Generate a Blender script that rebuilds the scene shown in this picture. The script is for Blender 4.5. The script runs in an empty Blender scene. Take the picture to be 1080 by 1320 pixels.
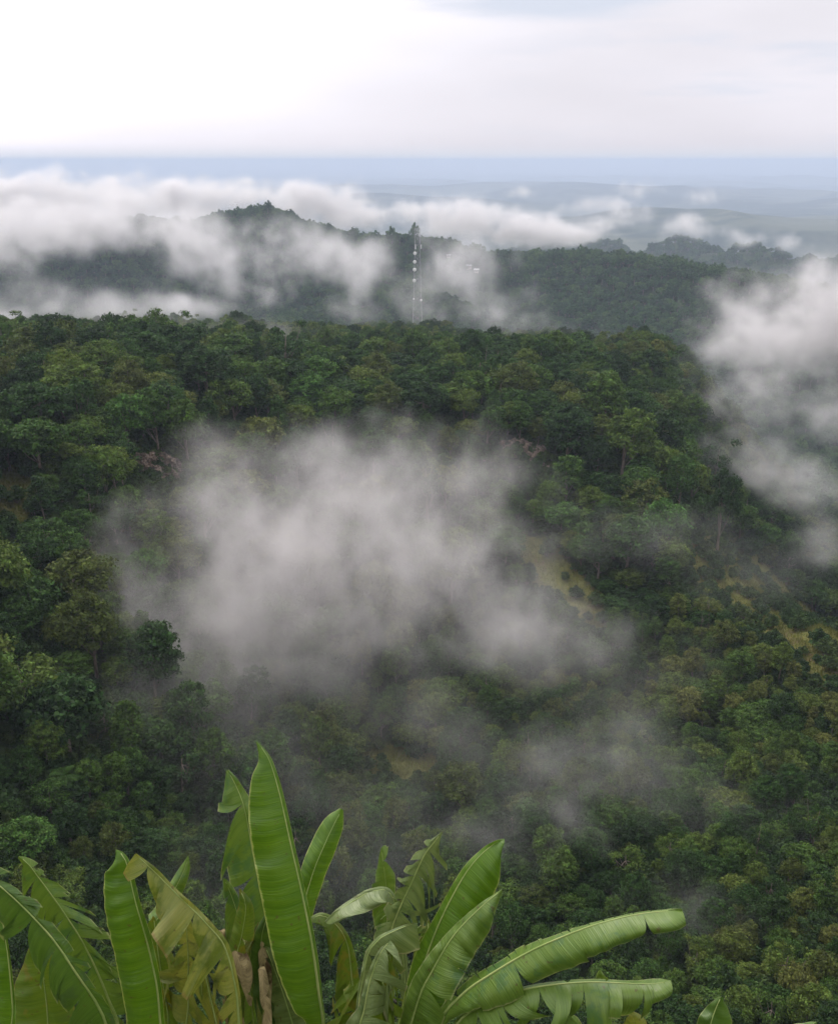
import bpy, math, random
import numpy as np
from mathutils import Vector, noise as mnoise

random.seed(7)
RNG = np.random.default_rng(11)
scene = bpy.context.scene
COL = scene.collection
R = math.radians

# ------------------------------------------------------------------ camera
W0, H0 = 1080.0, 1320.0
VFOV = 55.0
FPX = (H0 / 2) / math.tan(R(VFOV / 2))
PITCH = R(19.7)
FWD = np.array([0, math.cos(PITCH), -math.sin(PITCH)])
UP = np.array([0, math.sin(PITCH), math.cos(PITCH)])
RIGHT = np.array([1.0, 0, 0])

cam_d = bpy.data.cameras.new('camera')
cam = bpy.data.objects.new('camera', cam_d)
COL.objects.link(cam)
cam.location = (0, 0, 0)
cam.rotation_euler = (math.pi / 2 - PITCH, 0, 0)
cam_d.sensor_fit = 'VERTICAL'
cam_d.sensor_height = 24
cam_d.lens = 12 / math.tan(R(VFOV / 2))
cam_d.clip_start = 0.1
cam_d.clip_end = 200000
scene.camera = cam


def ray(px, py):
    return FWD + RIGHT * ((px - W0 / 2) / FPX) + UP * (-(py - H0 / 2) / FPX)


def at_range(px, py, r):
    """point seen at a photo pixel, r metres away measured along the ground"""
    d = ray(px, py)
    return d * (r / math.hypot(d[0], d[1]))


def at_depth(px, py, d):
    return ray(px, py) * d


def project(p):
    p = np.asarray(p, float)
    z = p @ FWD
    return W0 / 2 + FPX * (p @ RIGHT) / z, H0 / 2 - FPX * (p @ UP) / z, z


# ------------------------------------------------------------------ object helpers
def tag(o, label=None, cat=None, group=None, kind=None):
    if label: o['label'] = label
    if cat: o['category'] = cat
    if group: o['group'] = group
    if kind: o['kind'] = kind
    return o


def empty(name, loc, rz=0.0):
    o = bpy.data.objects.new(name, None)
    o.empty_display_size = 0.5
    o.location = loc
    o.rotation_euler = (0, 0, rz)
    COL.objects.link(o)
    return o


def mesh_obj(name, verts, faces, mat, parent=None, uv=None, smooth=False):
    me = bpy.data.meshes.new(name)
    verts = np.asarray(verts, np.float32)
    if isinstance(faces, np.ndarray):
        nf, k = faces.shape
        me.vertices.add(len(verts)); me.vertices.foreach_set('co', verts.ravel())
        me.loops.add(nf * k); me.loops.foreach_set('vertex_index', faces.astype(np.int32).ravel())
        me.polygons.add(nf)
        me.polygons.foreach_set('loop_start', np.arange(0, nf * k, k, dtype=np.int32))
        me.polygons.foreach_set('loop_total', np.full(nf, k, np.int32))
        me.update(calc_edges=True)
    else:
        me.from_pydata([tuple(map(float, v)) for v in verts], [], faces)
    if uv is not None:
        l = me.uv_layers.new(name='UVMap')
        vi = np.empty(len(me.loops), np.int32)
        me.loops.foreach_get('vertex_index', vi)
        l.data.foreach_set('uv', np.asarray(uv, np.float32)[vi].ravel())
    if smooth:
        me.polygons.foreach_set('use_smooth', np.ones(len(me.polygons), bool))
    me.validate()
    for m in (mat if isinstance(mat, (list, tuple)) else [mat]):
        me.materials.append(m)
    o = bpy.data.objects.new(name, me)
    COL.objects.link(o)
    if parent: o.parent = parent
    return o


class NT:
    """tiny node-tree helper"""
    def __init__(s, tree):
        s.t = tree; tree.nodes.clear()

    def n(s, typ, props=None, **inp):
        nd = s.t.nodes.new(typ)
        for k, v in (props or {}).items(): setattr(nd, k, v)
        for k, v in inp.items():
            key = int(k[1:]) if k[0] == '_' and k[1:].isdigit() else k.replace('__', ' ')
            s.set(nd, key, v)
        return nd

    def set(s, nd, key, v):
        sock = nd.inputs[key]
        if isinstance(v, bpy.types.NodeSocket): s.t.links.new(v, sock)
        elif isinstance(v, bpy.types.Node): s.t.links.new(v.outputs[0], sock)
        else: sock.default_value = v

    def math(s, op, a, b=None, c=None, clamp=False):
        nd = s.t.nodes.new('ShaderNodeMath'); nd.operation = op; nd.use_clamp = clamp
        for i, v in enumerate((a, b, c)):
            if v is not None: s.set(nd, i, v)
        return nd.outputs[0]

    def vmath(s, op, a, b=None, out=0):
        nd = s.t.nodes.new('ShaderNodeVectorMath'); nd.operation = op
        for i, v in enumerate((a, b)):
            if v is not None: s.set(nd, i, v)
        return nd.outputs[out]

    def mixc(s, f, a, b, blend='MIX'):
        nd = s.t.nodes.new('ShaderNodeMix'); nd.data_type = 'RGBA'; nd.blend_type = blend
        s.set(nd, 0, f); s.set(nd, 6, a); s.set(nd, 7, b)
        return nd.outputs[2]

    def ramp(s, f, stops, interp='LINEAR'):
        nd = s.t.nodes.new('ShaderNodeValToRGB')
        cr = nd.color_ramp; cr.interpolation = interp
        while len(cr.elements) < len(stops): cr.elements.new(0.5)
        for e, (p, c) in zip(cr.elements, stops):
            e.position = p; e.color = (c[0], c[1], c[2], 1) if len(c) == 3 else c
        s.set(nd, 0, f)
        return nd.outputs[0]

    def smooth(s, v, lo, hi, a=0.0, b=1.0):
        nd = s.t.nodes.new('ShaderNodeMapRange'); nd.interpolation_type = 'SMOOTHSTEP'
        s.set(nd, 0, v); s.set(nd, 1, lo); s.set(nd, 2, hi); s.set(nd, 3, a); s.set(nd, 4, b)
        return nd.outputs[0]


def g(*c):
    return (c[0], c[1], c[2], 1.0)


# ------------------------------------------------------------------ materials
def foliage_mat(name, stops, transl=0.25, nscale=0.7, dark=0.5, light=1.6):
    m = bpy.data.materials.new(name); m.use_nodes = True
    t = NT(m.node_tree)
    info = t.n('ShaderNodeObjectInfo')
    geo = t.n('ShaderNodeNewGeometry')
    tc = t.n('ShaderNodeTexCoord')
    area = t.n('ShaderNodeTexNoise', Vector=t.vmath('MULTIPLY', info.outputs['Location'], (0.02, 0.02, 0.02)), Scale=1.0, Detail=2.0)
    lx, ly, lz = t.n('ShaderNodeSeparateXYZ', Vector=info.outputs['Location']).outputs
    slope = t.math('MULTIPLY', t.smooth(lx, 14.0, 45.0), t.smooth(ly, 185.0, 120.0))      # lighter scrub species on the right slope
    f = t.math('ADD', t.math('ADD', t.math('MULTIPLY', info.outputs['Random'], 0.75), t.math('MULTIPLY', slope, 0.13)), t.math('MULTIPLY', t.math('SUBTRACT', area.outputs[0], 0.38), 1.0))
    base = t.ramp(f, stops)
    n1 = t.n('ShaderNodeTexNoise', Vector=tc.outputs['Object'], Scale=nscale, Detail=2.0, Roughness=0.6)
    k = t.smooth(n1.outputs[0], 0.3, 0.7, dark, light)
    leafr = t.math('ADD', 0.8, t.math('MULTIPLY', geo.outputs['Random Per Island'], 0.45))
    k = t.math('MULTIPLY', k, leafr)
    hue = t.n('ShaderNodeHueSaturation', Hue=t.math('ADD', 0.488, t.math('MULTIPLY', geo.outputs['Random Per Island'], 0.03)), Saturation=1.0, Value=k, Color=base)
    d = t.n('ShaderNodeBsdfPrincipled', Base__Color=hue, Roughness=0.7)
    d.inputs['Specular IOR Level'].default_value = 0.18
    tr = t.n('ShaderNodeBsdfTranslucent', Color=hue)
    mx = t.n('ShaderNodeMixShader', _0=transl, _1=d, _2=tr)
    t.n('ShaderNodeOutputMaterial', Surface=mx)
    return m


GREENS = [(0.05, (0.025, 0.052, 0.014)), (0.25, (0.033, 0.070, 0.015)), (0.45, (0.048, 0.094, 0.017)),
          (0.62, (0.066, 0.114, 0.019)), (0.8, (0.092, 0.130, 0.022)), (0.97, (0.118, 0.130, 0.030))]
M_LEAF = foliage_mat('tree_foliage', GREENS)
M_LEAF_BRIGHT = foliage_mat('bright_foliage', [(0.0, (0.06, 0.13, 0.022)), (1.0, (0.085, 0.15, 0.03))])
M_LEAF_DARK = foliage_mat('dark_foliage', [(0.0, (0.020, 0.042, 0.012)), (1.0, (0.032, 0.062, 0.015))])
M_LEAF_OLIVE = foliage_mat('olive_foliage', [(0.0, (0.062, 0.088, 0.018)), (1.0, (0.090, 0.108, 0.024))])
M_FAR = foliage_mat('distant_foliage', [(0.0, (0.024, 0.056, 0.018)), (0.5, (0.042, 0.088, 0.024)), (1.0, (0.075, 0.125, 0.03))], nscale=0.12)
M_SHRUB = foliage_mat('shrub_foliage', [(0.0, (0.03, 0.06, 0.018)), (0.5, (0.045, 0.085, 0.022)), (1.0, (0.085, 0.115, 0.03))])


def simple_mat(name, c1, c2, scale=4.0, rough=0.85, bump=0.3, detail=5.0, stretch=(1, 1, 1)):
    m = bpy.data.materials.new(name); m.use_nodes = True
    t = NT(m.node_tree)
    tc = t.n('ShaderNodeTexCoord')
    mp = t.n('ShaderNodeMapping', Vector=tc.outputs['Object'], Scale=stretch)
    n1 = t.n('ShaderNodeTexNoise', Vector=mp, Scale=scale, Detail=detail, Roughness=0.6)
    c = t.mixc(t.smooth(n1.outputs[0], 0.35, 0.65), g(*c1), g(*c2))
    p = t.n('ShaderNodeBsdfPrincipled', Base__Color=c, Roughness=rough)
    if bump:
        b = t.n('ShaderNodeBump', Strength=bump, Distance=0.1, Height=n1.outputs[0])
        t.set(p, 'Normal', b)
    t.n('ShaderNodeOutputMaterial', Surface=p)
    return m


M_BARK = simple_mat('bark', (0.10, 0.075, 0.055), (0.19, 0.16, 0.13), 3.0, stretch=(2, 2, 0.5))
M_ROCK = simple_mat('rock', (0.085, 0.062, 0.046), (0.26, 0.20, 0.155), 0.9, bump=0.9, stretch=(1, 1, 3))
M_STEEL = simple_mat('galvanised_steel', (0.30, 0.30, 0.31), (0.42, 0.42, 0.43), 1.0, 0.5, 0)
M_WHITE = simple_mat('white_paint', (0.78, 0.78, 0.77), (0.82, 0.82, 0.82), 1.0, 0.4, 0)
M_TIN = simple_mat('tin_roof', (0.35, 0.36, 0.38), (0.55, 0.55, 0.56), 0.5, 0.5, 0)
M_PLASTER = simple_mat('plaster', (0.42, 0.38, 0.35), (0.55, 0.5, 0.47), 0.6, 0.8, 0)
M_DARKGLASS = simple_mat('window_glass', (0.03, 0.035, 0.04), (0.05, 0.055, 0.06), 1.0, 0.15, 0)
M_GRASS = foliage_mat('dry_grass', [(0.0, (0.110, 0.132, 0.025)), (1.0, (0.160, 0.155, 0.036))], transl=0.3, nscale=0.12, dark=0.75, light=1.15)


# ------------------------------------------------------------------ noise + terrain
def _hash(ix, iy, seed):
    h = (ix.astype(np.int64) * 374761393 + iy.astype(np.int64) * 668265263 + seed * 974711) & 0xffffffff
    h = ((h ^ (h >> 13)) * 1274126177) & 0xffffffff
    return ((h ^ (h >> 16)) & 0xffff) / 65535.0


def vnoise(x, y, seed=0):
    ix, iy = np.floor(x), np.floor(y)
    fx, fy = x - ix, y - iy
    fx = fx * fx * fx * (fx * (fx * 6 - 15) + 10); fy = fy * fy * fy * (fy * (fy * 6 - 15) + 10)
    a, b = _hash(ix, iy, seed), _hash(ix + 1, iy, seed)
    c, d = _hash(ix, iy + 1, seed), _hash(ix + 1, iy + 1, seed)
    return (a + (b - a) * fx) * (1 - fy) + (c + (d - c) * fx) * fy - 0.5


def fbm(x, y, seed=0, octv=4, gain=0.5):
    s = 0; a = 1.0
    for o in range(octv):
        s = s + a * vnoise(x * 2 ** o + 17.3 * o, y * 2 ** o - 9.1 * o, seed + o); a *= gain
    return s


NEAR = {  # azimuth in degrees -> (distance, ground height) along that bearing, camera eye at 0
    -40: [(1, -1.7), (5, -8), (20, -24), (40, -38), (60, -44), (80, -45), (100, -42), (120, -38), (150, -32), (200, -34), (260, -42), (350, -58), (500, -80), (620, -140)],
    -28: [(1, -1.7), (5, -8.5), (20, -26), (40, -46), (60, -60), (80, -64), (100, -63), (120, -58), (140, -50), (158, -43), (180, -41), (250, -47), (350, -58), (500, -80), (620, -140)],
    -20: [(1, -1.7), (5, -8.5), (20, -26), (40, -49), (60, -64), (80, -70), (100, -71), (120, -67), (140, -62), (158, -51), (172, -44), (200, -42), (260, -48), (350, -63), (500, -80), (620, -140)],
    -13: [(1, -1.7), (5, -8.5), (20, -26), (40, -50), (60, -67), (80, -76), (100, -79), (120, -79), (140, -76), (160, -68), (178, -56), (192, -48), (220, -47), (280, -54), (350, -65), (500, -80), (620, -140)],
    -6: [(1, -1.7), (5, -8.5), (20, -26), (40, -50), (60, -68), (75, -77), (95, -83), (115, -87), (135, -88), (155, -85), (175, -78), (195, -66), (207, -56), (225, -53), (280, -60), (350, -67), (420, -76), (500, -88), (620, -140)],
    2: [(1, -1.7), (5, -8.5), (20, -26), (40, -50), (60, -68), (75, -77), (95, -83), (115, -86), (135, -87), (155, -85), (175, -79), (195, -70), (210, -60), (225, -55), (245, -55), (280, -61), (350, -69), (420, -78), (500, -88), (620, -140)],
    9: [(1, -1.7), (5, -8.5), (20, -26), (40, -50), (60, -67), (80, -75), (100, -78), (120, -80), (140, -82), (160, -80), (180, -75), (200, -68), (218, -59), (235, -56), (260, -58), (300, -61), (350, -68), (420, -75), (500, -90), (620, -160)],
    14: [(1, -1.7), (5, -8.5), (20, -26), (40, -50), (60, -67), (80, -75), (100, -79), (120, -82), (140, -83), (160, -81), (180, -76), (200, -69), (220, -65), (240, -67), (270, -74), (310, -61), (355, -60), (400, -76), (450, -140), (620, -185)],
    18: [(1, -1.7), (5, -8.5), (20, -26), (40, -50), (60, -67), (80, -75), (100, -79), (120, -82), (140, -82), (160, -78), (180, -72), (198, -72), (215, -80), (250, -98), (300, -86), (350, -84), (400, -110), (450, -165), (620, -185)],
    25: [(1, -1.7), (5, -8.5), (20, -26), (40, -50), (60, -66), (80, -73), (100, -78), (120, -80), (140, -78), (158, -72), (172, -75), (200, -94), (260, -120), (330, -140), (450, -165), (620, -185)],
    40: [(1, -1.7), (5, -8.5), (20, -26), (40, -48), (60, -62), (80, -66), (100, -66), (130, -66), (160, -76), (200, -96), (260, -120), (330, -140), (450, -165), (620, -185)],
    75: [(1, -1.7), (5, -5), (20, -14), (40, -28), (80, -48), (130, -66), (200, -96), (330, -140), (620, -185)],
    110: [(1, -1.7), (20, -3), (80, -12), (200, -60), (620, -185)],
}
NEAR[-75] = [(1, -1.7), (5, -5), (20, -14), (40, -22), (80, -28), (150, -28), (260, -42), (500, -80), (620, -140)]
NEAR[-110] = NEAR[110]
NEAR[-180] = NEAR[180] = [(1, -1.7), (20, -2.5), (80, -8), (200, -40), (620, -170)]
# crest of the far ridge, read off along its skyline (photo x, y of tree tops, distance)
CREST = [(-400, 320, 1250), (0, 300, 1250), (100, 288, 1230), (180, 277, 1220), (240, 283, 1210), (300, 269, 1200), (345, 263, 1180), (400, 283, 1150),
         (450, 293, 1120), (500, 296, 1080), (540, 296, 1060), (590, 308, 1050), (640, 324, 1040), (700, 324, 1030), (750, 322, 1000),
         (800, 325, 980), (850, 330, 960), (900, 340, 940), (950, 347, 920), (1000, 352, 900), (1050, 360, 880), (1150, 385, 860), (1500, 450, 800)]
_caz, _cr, _cz = [], [], []
for px, py, r in CREST:
    p = at_range(px, py, r)
    _caz.append(math.degrees(math.atan2(p[0], p[1]))); _cr.append(r); _cz.append(p[2] - 12.5)
LR = np.linspace(math.log(1.0), math.log(3000.0), 700)


def _build_profiles():
    azs = np.array(sorted(NEAR))
    tab = np.zeros((len(azs), len(LR)))
    rr = np.exp(LR)
    for i, a in enumerate(azs):
        pr = list(NEAR[a])
        c_r = float(np.interp(a, _caz, _cr)); c_z = float(np.interp(a, _caz, _cz))
        tab[i] = np.interp(rr, [q[0] for q in pr] + [700], [q[1] for q in pr] + [-195])
    k = np.exp(-0.5 * (np.arange(-8, 9) / 3.0) ** 2); k /= k.sum()
    for i in range(len(azs)):
        tab[i] = np.convolve(np.pad(tab[i], 8, mode='edge'), k, 'valid')
    fine = np.arange(-180, 180.01, 0.5)
    out = np.stack([np.interp(fine, azs, tab[:, j]) for j in range(len(LR))], 1)
    kk = np.exp(-0.5 * (np.arange(-6, 7) / 2.5) ** 2); kk /= kk.sum()
    pad = np.concatenate([out[-7:-1], out, out[1:7]], 0)
    out = sum(kk[j] * pad[j:j + len(fine)] for j in range(13))
    return fine, out


FAZ, FTAB = _build_profiles()
DOMES = []
for px, py, r, wpx, h in [(778, 312, 2300, 55, 45), (880, 308, 2150, 70, 62), (975, 318, 2000, 75, 60), (920, 322, 2050, 60, 45), (1045, 335, 1900, 60, 60),
                          (700, 318, 2500, 70, 40), (1120, 330, 2100, 90, 60)]:
    p = at_range(px, py, r)
    DOMES.append((p[0], p[1], p[2] - 6, wpx / FPX * r, h))
PLAIN = -330.0


def terrain(x, y):
    x = np.asarray(x, float); y = np.asarray(y, float)
    r = np.hypot(x, y); az = np.degrees(np.arctan2(x, y))
    # near part
    fa = np.clip((az + 180) / 0.5, 0, len(FAZ) - 1.001); ia = fa.astype(int); fa = fa - ia
    fr = np.clip((np.log(np.maximum(r, 1.0)) - LR[0]) / (LR[1] - LR[0]), 0, len(LR) - 1.001); ir = fr.astype(int); fr = fr - ir
    near = (FTAB[ia, ir] * (1 - fr) + FTAB[ia, ir + 1] * fr) * (1 - fa) + (FTAB[ia + 1, ir] * (1 - fr) + FTAB[ia + 1, ir + 1] * fr) * fa
    amp = np.clip((r - 15) / 60, 0, 1) * np.clip((700 - r) / 200, 0, 1)
    gw = np.exp(-((r - 188) / 32.0) ** 2) * np.clip((50 - np.abs(az)) / 10, 0, 1)
    near = near - gw * 9.0 * np.clip(vnoise(az / 3.2 + 7.3, r / 400.0, 61) + .12, 0, 1)          # gullies running down the face
    near = near + amp * (3.5 * vnoise(x / 62, y / 62, 13) + 5.0 * fbm(x / 34, y / 34, 3, 3) + 1.0 * vnoise(x / 7, y / 7, 9))
    # far ridge
    cr = np.interp(az, _caz, _cr); cz = np.interp(az, _caz, _cz)
    foot = -198.0
    front = np.clip((r - 690) / np.maximum(cr - 690, 1), 0, 1)
    back = np.clip((r - cr) / 850.0, 0, 1)
    prof = np.where(r < cr, front ** 1.45, 1 - (back * back * (3 - 2 * back)))
    base = np.where(r < cr, foot, PLAIN)
    ridge = base + (cz - base) * prof
    gul = np.clip((r - 640) / 150, 0, 1) * np.clip((2600 - r) / 1200, 0, 1) * np.clip(np.abs(r - cr) / 130, 0.12, 1)
    rn_ = 58 * fbm(x / 210, y / 210, 21, 3) + 12 * vnoise(x / 60, y / 60, 30)
    ridge = ridge + gul * np.where(r > cr, np.minimum(rn_, 0) * .8 - 2, rn_)
    for (dx, dy, dz, dr, dh) in DOMES:
        q = ((x - dx) ** 2 + (y - dy) ** 2 * 0.6) / (dr * dr)
        dome = dz - dh * 2.2 * (1 - np.exp(-0.7 * q))
        dome = np.where(q < 5, dome, -1e4)
        ridge = np.where(r > 1350, np.maximum(ridge, np.where(dome > ridge - 1, dome, ridge)), ridge)
    w = np.clip((r - 620) / 90, 0, 1); w = w * w * (3 - 2 * w)
    z = near * (1 - w) + ridge * w
    pl = np.clip((r - 2200) / 1500, 0, 1) * np.clip(1.3 - r / 60000, 0.1, 1)
    z = z + pl * (95 * fbm(x / 1500, y / 1500, 40, 4) + 60 * vnoise(x / 4500, y / 4500, 44))
    rd = np.clip((r - 2600) / 1200, 0, 1) * np.clip(1.2 - r / 26000, 0, 1)
    z = z + rd * (85 * (0.5 - 2 * np.abs(vnoise(x / 1500 + 3.1, y / 2100, 81))) + 40 * (0.5 - 2 * np.abs(vnoise(x / 520, y / 800, 85))))
    # low blue hills at the far right of the horizon
    hl = np.exp(-((az - 24) / 5.5) ** 2) * np.exp(-((r - 38000) / 6000) ** 2)
    z = z + hl * (420 + 160 * vnoise(az * .9, az * 0 + 3.3, 71))
    return z


def ground_hit(px, py, above=0.0, r0=40.0, r1=400.0):
    '''range at which the sight line through a photo pixel comes down to a height above the ground'''
    rs_ = np.arange(r0, r1, 0.5)
    d = ray(px, py); d = d / math.hypot(d[0], d[1])
    q = rs_[:, None] * d
    h = q[:, 2] - terrain(q[:, 0], q[:, 1])
    hit = np.nonzero(h < above)[0]
    return float(rs_[hit[0]]) if len(hit) else None


# land cover: dry grass clearings and bare rock (centre px, half-size px, slant of the axis)
GRASS_PX = [(708, 735, 62, 24, 0.72), (752, 778, 42, 24, 0.75), (1000, 782, 125, 34, 0.72), (1075, 845, 40, 40, 0.6), (930, 735, 40, 30, 0.5),
            (15, 640, 30, 40, 0.5), (510, 985, 60, 22, 0.0)]


def px_mask(px, py, items):
    m = np.zeros_like(px)
    for cx, cy, a, b, th in items:
        dx, dy = px - cx, py - cy
        u = dx * math.cos(th) + dy * math.sin(th); v = -dx * math.sin(th) + dy * math.cos(th)
        m = np.maximum(m, np.clip(1.35 - np.sqrt((u / a) ** 2 + (v / b) ** 2), 0, 1))
    return m


def cover(x, y, z):
    p = np.stack([x, y, z], -1)
    zf = p @ FWD
    ok = zf > 1
    zf = np.where(ok, zf, 1)
    px = W0 / 2 + FPX * x / zf; py = H0 / 2 - FPX * (p @ UP) / zf
    r = np.hypot(x, y)
    gm = px_mask(px, py, GRASS_PX) * ok * (r > 60) * (r < 300)
    return np.clip(gm, 0, 1)


def build_ground():
    az = np.concatenate([np.arange(-180, -44, 4.0), np.arange(-44, -33, 1.0), np.arange(-33, 33.01, 0.2), np.arange(34, 45, 1.0), np.arange(48, 179, 4.0)])
    rr = np.concatenate([np.geomspace(1.0, 40, 24, endpoint=False), np.arange(40, 300, 1.6), np.geomspace(300, 700, 60, endpoint=False),
                         np.geomspace(700, 1700, 130, endpoint=False), np.geomspace(1700, 6000, 120, endpoint=False), np.geomspace(6000, 64000, 90)])
    A, RR = np.meshgrid(np.radians(az), rr, indexing='ij')
    X = RR * np.sin(A); Y = RR * np.cos(A)
    Z = terrain(X, Y)
    na, nr = A.shape
    V = np.stack([X, Y, Z], -1).reshape(-1, 3)
    V = np.vstack([V, [[0, 0, -1.7]]])
    i = np.arange(na)[:, None]; j = np.arange(nr - 1)[None, :]
    i2 = (i + 1) % na
    F = np.stack(np.broadcast_arrays(i * nr + j, i2 * nr + j, i2 * nr + j + 1, i * nr + j + 1), -1).reshape(-1, 4)[:, ::-1]
    o = mesh_obj('ground', V, F, M_GROUND, smooth=True)
    import bmesh
    bm = bmesh.new(); bm.from_mesh(o.data); bm.verts.ensure_lookup_table()
    c = bm.verts[len(V) - 1]
    for k in range(na):
        bm.faces.new((c, bm.verts[((k + 1) % na) * nr], bm.verts[k * nr])).smooth = True
    bm.to_mesh(o.data); bm.free()
    gm = cover(V[:, 0], V[:, 1], V[:, 2])
    at = o.data.attributes.new('grass_cover', 'FLOAT', 'POINT'); at.data.foreach_set('value', gm.astype(np.float32))
    return tag(o, 'wooded hills and ravine running out to a flat hazy plain', None, None, 'structure')


def ground_mat():
    m = bpy.data.materials.new('ground_cover'); m.use_nodes = True
    t = NT(m.node_tree)
    geo = t.n('ShaderNodeNewGeometry')
    pos = geo.outputs['Position']
    ga = t.n('ShaderNodeAttribute', {'attribute_name': 'grass_cover'}).outputs['Fac']
    r = t.vmath('LENGTH', pos, out=1)
    n1 = t.n('ShaderNodeTexNoise', Vector=pos, Scale=0.25, Detail=6.0, Roughness=0.65)
    n2 = t.n('ShaderNodeTexNoise', Vector=pos, Scale=2.2, Detail=3.0, Roughness=0.6)
    soil = t.mixc(t.smooth(n1.outputs[0], 0.4, 0.6), g(0.022, 0.036, 0.014), g(0.045, 0.07, 0.02))
    soil = t.mixc(t.smooth(n2.outputs[0], 0.55, 0.7), soil, g(0.06, 0.055, 0.03))
    gn = t.math('ADD', ga, t.math('MULTIPLY', t.math('SUBTRACT', n1.outputs[0], 0.5), 1.1))
    grass = t.mixc(t.smooth(n2.outputs[0], 0.35, 0.65), g(0.095, 0.108, 0.028), g(0.145, 0.138, 0.040))
    grass = t.mixc(t.smooth(n1.outputs[0], 0.5, 0.66), grass, g(0.115, 0.085, 0.045))
    near = t.mixc(t.smooth(gn, 0.1, 0.34), soil, grass)
    # distant plain: woods, fields and scattered pale clearings
    n3 = t.n('ShaderNodeTexNoise', Vector=t.vmath('MULTIPLY', pos, (0.0008, 0.0008, 0.0008)), Scale=1.0, Detail=6.0, Roughness=0.62)
    n4 = t.n('ShaderNodeTexNoise', Vector=t.vmath('MULTIPLY', pos, (0.0045, 0.0045, 0.0045)), Scale=1.0, Detail=4.0, Roughness=0.6)
    plain = t.mixc(t.smooth(n3.outputs[0], 0.47, 0.55), g(0.016, 0.030, 0.018), g(0.085, 0.095, 0.062))
    plain = t.mixc(t.smooth(n4.outputs[0], 0.54, 0.66), plain, g(0.12, 0.125, 0.085))
    col = t.mixc(t.smooth(r, 2300.0, 3200.0), near, plain)
    b = t.n('ShaderNodeBump', Strength=0.8, Distance=0.5, Height=n2.outputs[0])
    p = t.n('ShaderNodeBsdfPrincipled', Base__Color=col, Roughness=0.95, Normal=b)
    p.inputs['Specular IOR Level'].default_value = 0.1
    t.n('ShaderNodeOutputMaterial', Surface=p)
    return m


M_GROUND = ground_mat()
ground = build_ground()


# ------------------------------------------------------------------ tree models
def leaf_cards(centres, normals, sizes, rng):
    """diamond shaped leaf sprays, folded a little along the middle"""
    n = len(centres)
    up = rng.normal(size=(n, 3))
    a = np.cross(normals, up); a /= np.linalg.norm(a, axis=1, keepdims=True) + 1e-9
    b = np.cross(normals, a)
    s = sizes[:, None]
    asp = rng.uniform(0.45, 0.8, (n, 1))
    fold = rng.uniform(0.05, 0.3, (n, 1))
    v0 = centres - a * s; v2 = centres + a * s
    v1 = centres + b * s * asp + normals * s * fold; v3 = centres - b * s * asp + normals * s * fold
    V = np.stack([v0, v1, v2, v3], 1).reshape(-1, 3)
    F = np.arange(n * 4).reshape(-1, 4)
    return V, F


def crown_geo(seed, Rr, Hc, zc, nclump, per, leaf, flat=1.0, clump=(0.2, 0.42), tilt=0.65, loose=1.18, lopa=0.36):
    rng = np.random.default_rng(seed)
    C = []
    tries = 0
    lop = rng.normal(size=(3, 3)); lop /= np.linalg.norm(lop, axis=1, keepdims=True)
    while len(C) < nclump and tries < 6000:
        tries += 1
        d = rng.normal(size=3); d /= np.linalg.norm(d)
        if d[2] < -0.55: continue
        k = rng.uniform(0.45, 1.0) ** 0.6
        lump = 1 + lopa * sum(np.clip(d @ l, 0, 1) ** 2 * sg for l, sg in zip(lop, (1, -1, 1)))
        c = d * k * np.array([Rr, Rr, Hc]) * lump * 0.86
        c[2] += zc
        rad = Rr * rng.uniform(*clump) * (1.1 - 0.3 * abs(d[2]))
        if any(np.linalg.norm((c - q[0])) < 0.62 * (rad + q[1]) * 0.8 for q in C): continue
        C.append((c, rad))
    Vs, Fs = [], []; off = 0
    for c, rad in C:
        m = int(per * rng.uniform(0.7, 1.25))
        d = rng.normal(size=(m, 3)); d /= np.linalg.norm(d, axis=1, keepdims=True)
        d[:, 2] = np.where(d[:, 2] < -0.35, -d[:, 2], d[:, 2])
        rr = rad * rng.uniform(0.42, loose, (m, 1))
        ce = c + d * rr * np.array([1, 1, 0.72 * flat])
        nn = d * np.array([1, 1, 1.2]) + rng.normal(size=(m, 3)) * tilt
        nn /= np.linalg.norm(nn, axis=1, keepdims=True)
        V, F = leaf_cards(ce, nn, leaf * rng.uniform(0.6, 1.35, m), rng)
        Vs.append(V); Fs.append(F + off); off += len(V)
    return np.vstack(Vs), np.vstack(Fs), C


def tube(path, radii, sides=6):
    path = [Vector(p) for p in path]
    V, F = [], []
    for i, p in enumerate(path):
        d = (path[min(i + 1, len(path) - 1)] - path[max(i - 1, 0)]).normalized()
        a = d.orthogonal().normalized(); b = d.cross(a)
        if i and V:
            # keep the ring turned like the one before
            pa = Vector(V[-sides]) - path[i - 1]
            pa = (pa - d * pa.dot(d))
            if pa.length > 1e-6: a = pa.normalized(); b = d.cross(a)
        for k in range(sides):
            t = 2 * math.pi * k / sides
            V.append(tuple(p + (a * math.cos(t) + b * math.sin(t)) * radii[i]))
    for i in range(len(path) - 1):
        for k in range(sides):
            k2 = (k + 1) % sides
            F.append((i * sides + k, i * sides + k2, (i + 1) * sides + k2, (i + 1) * sides + k))
    F.append(tuple(range(sides))[::-1]); F.append(tuple((len(path) - 1) * sides + k for k in range(sides)))
    return V, F


def join_geo(parts):
    V, F = [], []
    for v, f in parts:
        o = len(V); V += [tuple(q) for q in v]; F += [tuple(i + o for i in q) for q in f]
    return V, F


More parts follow.
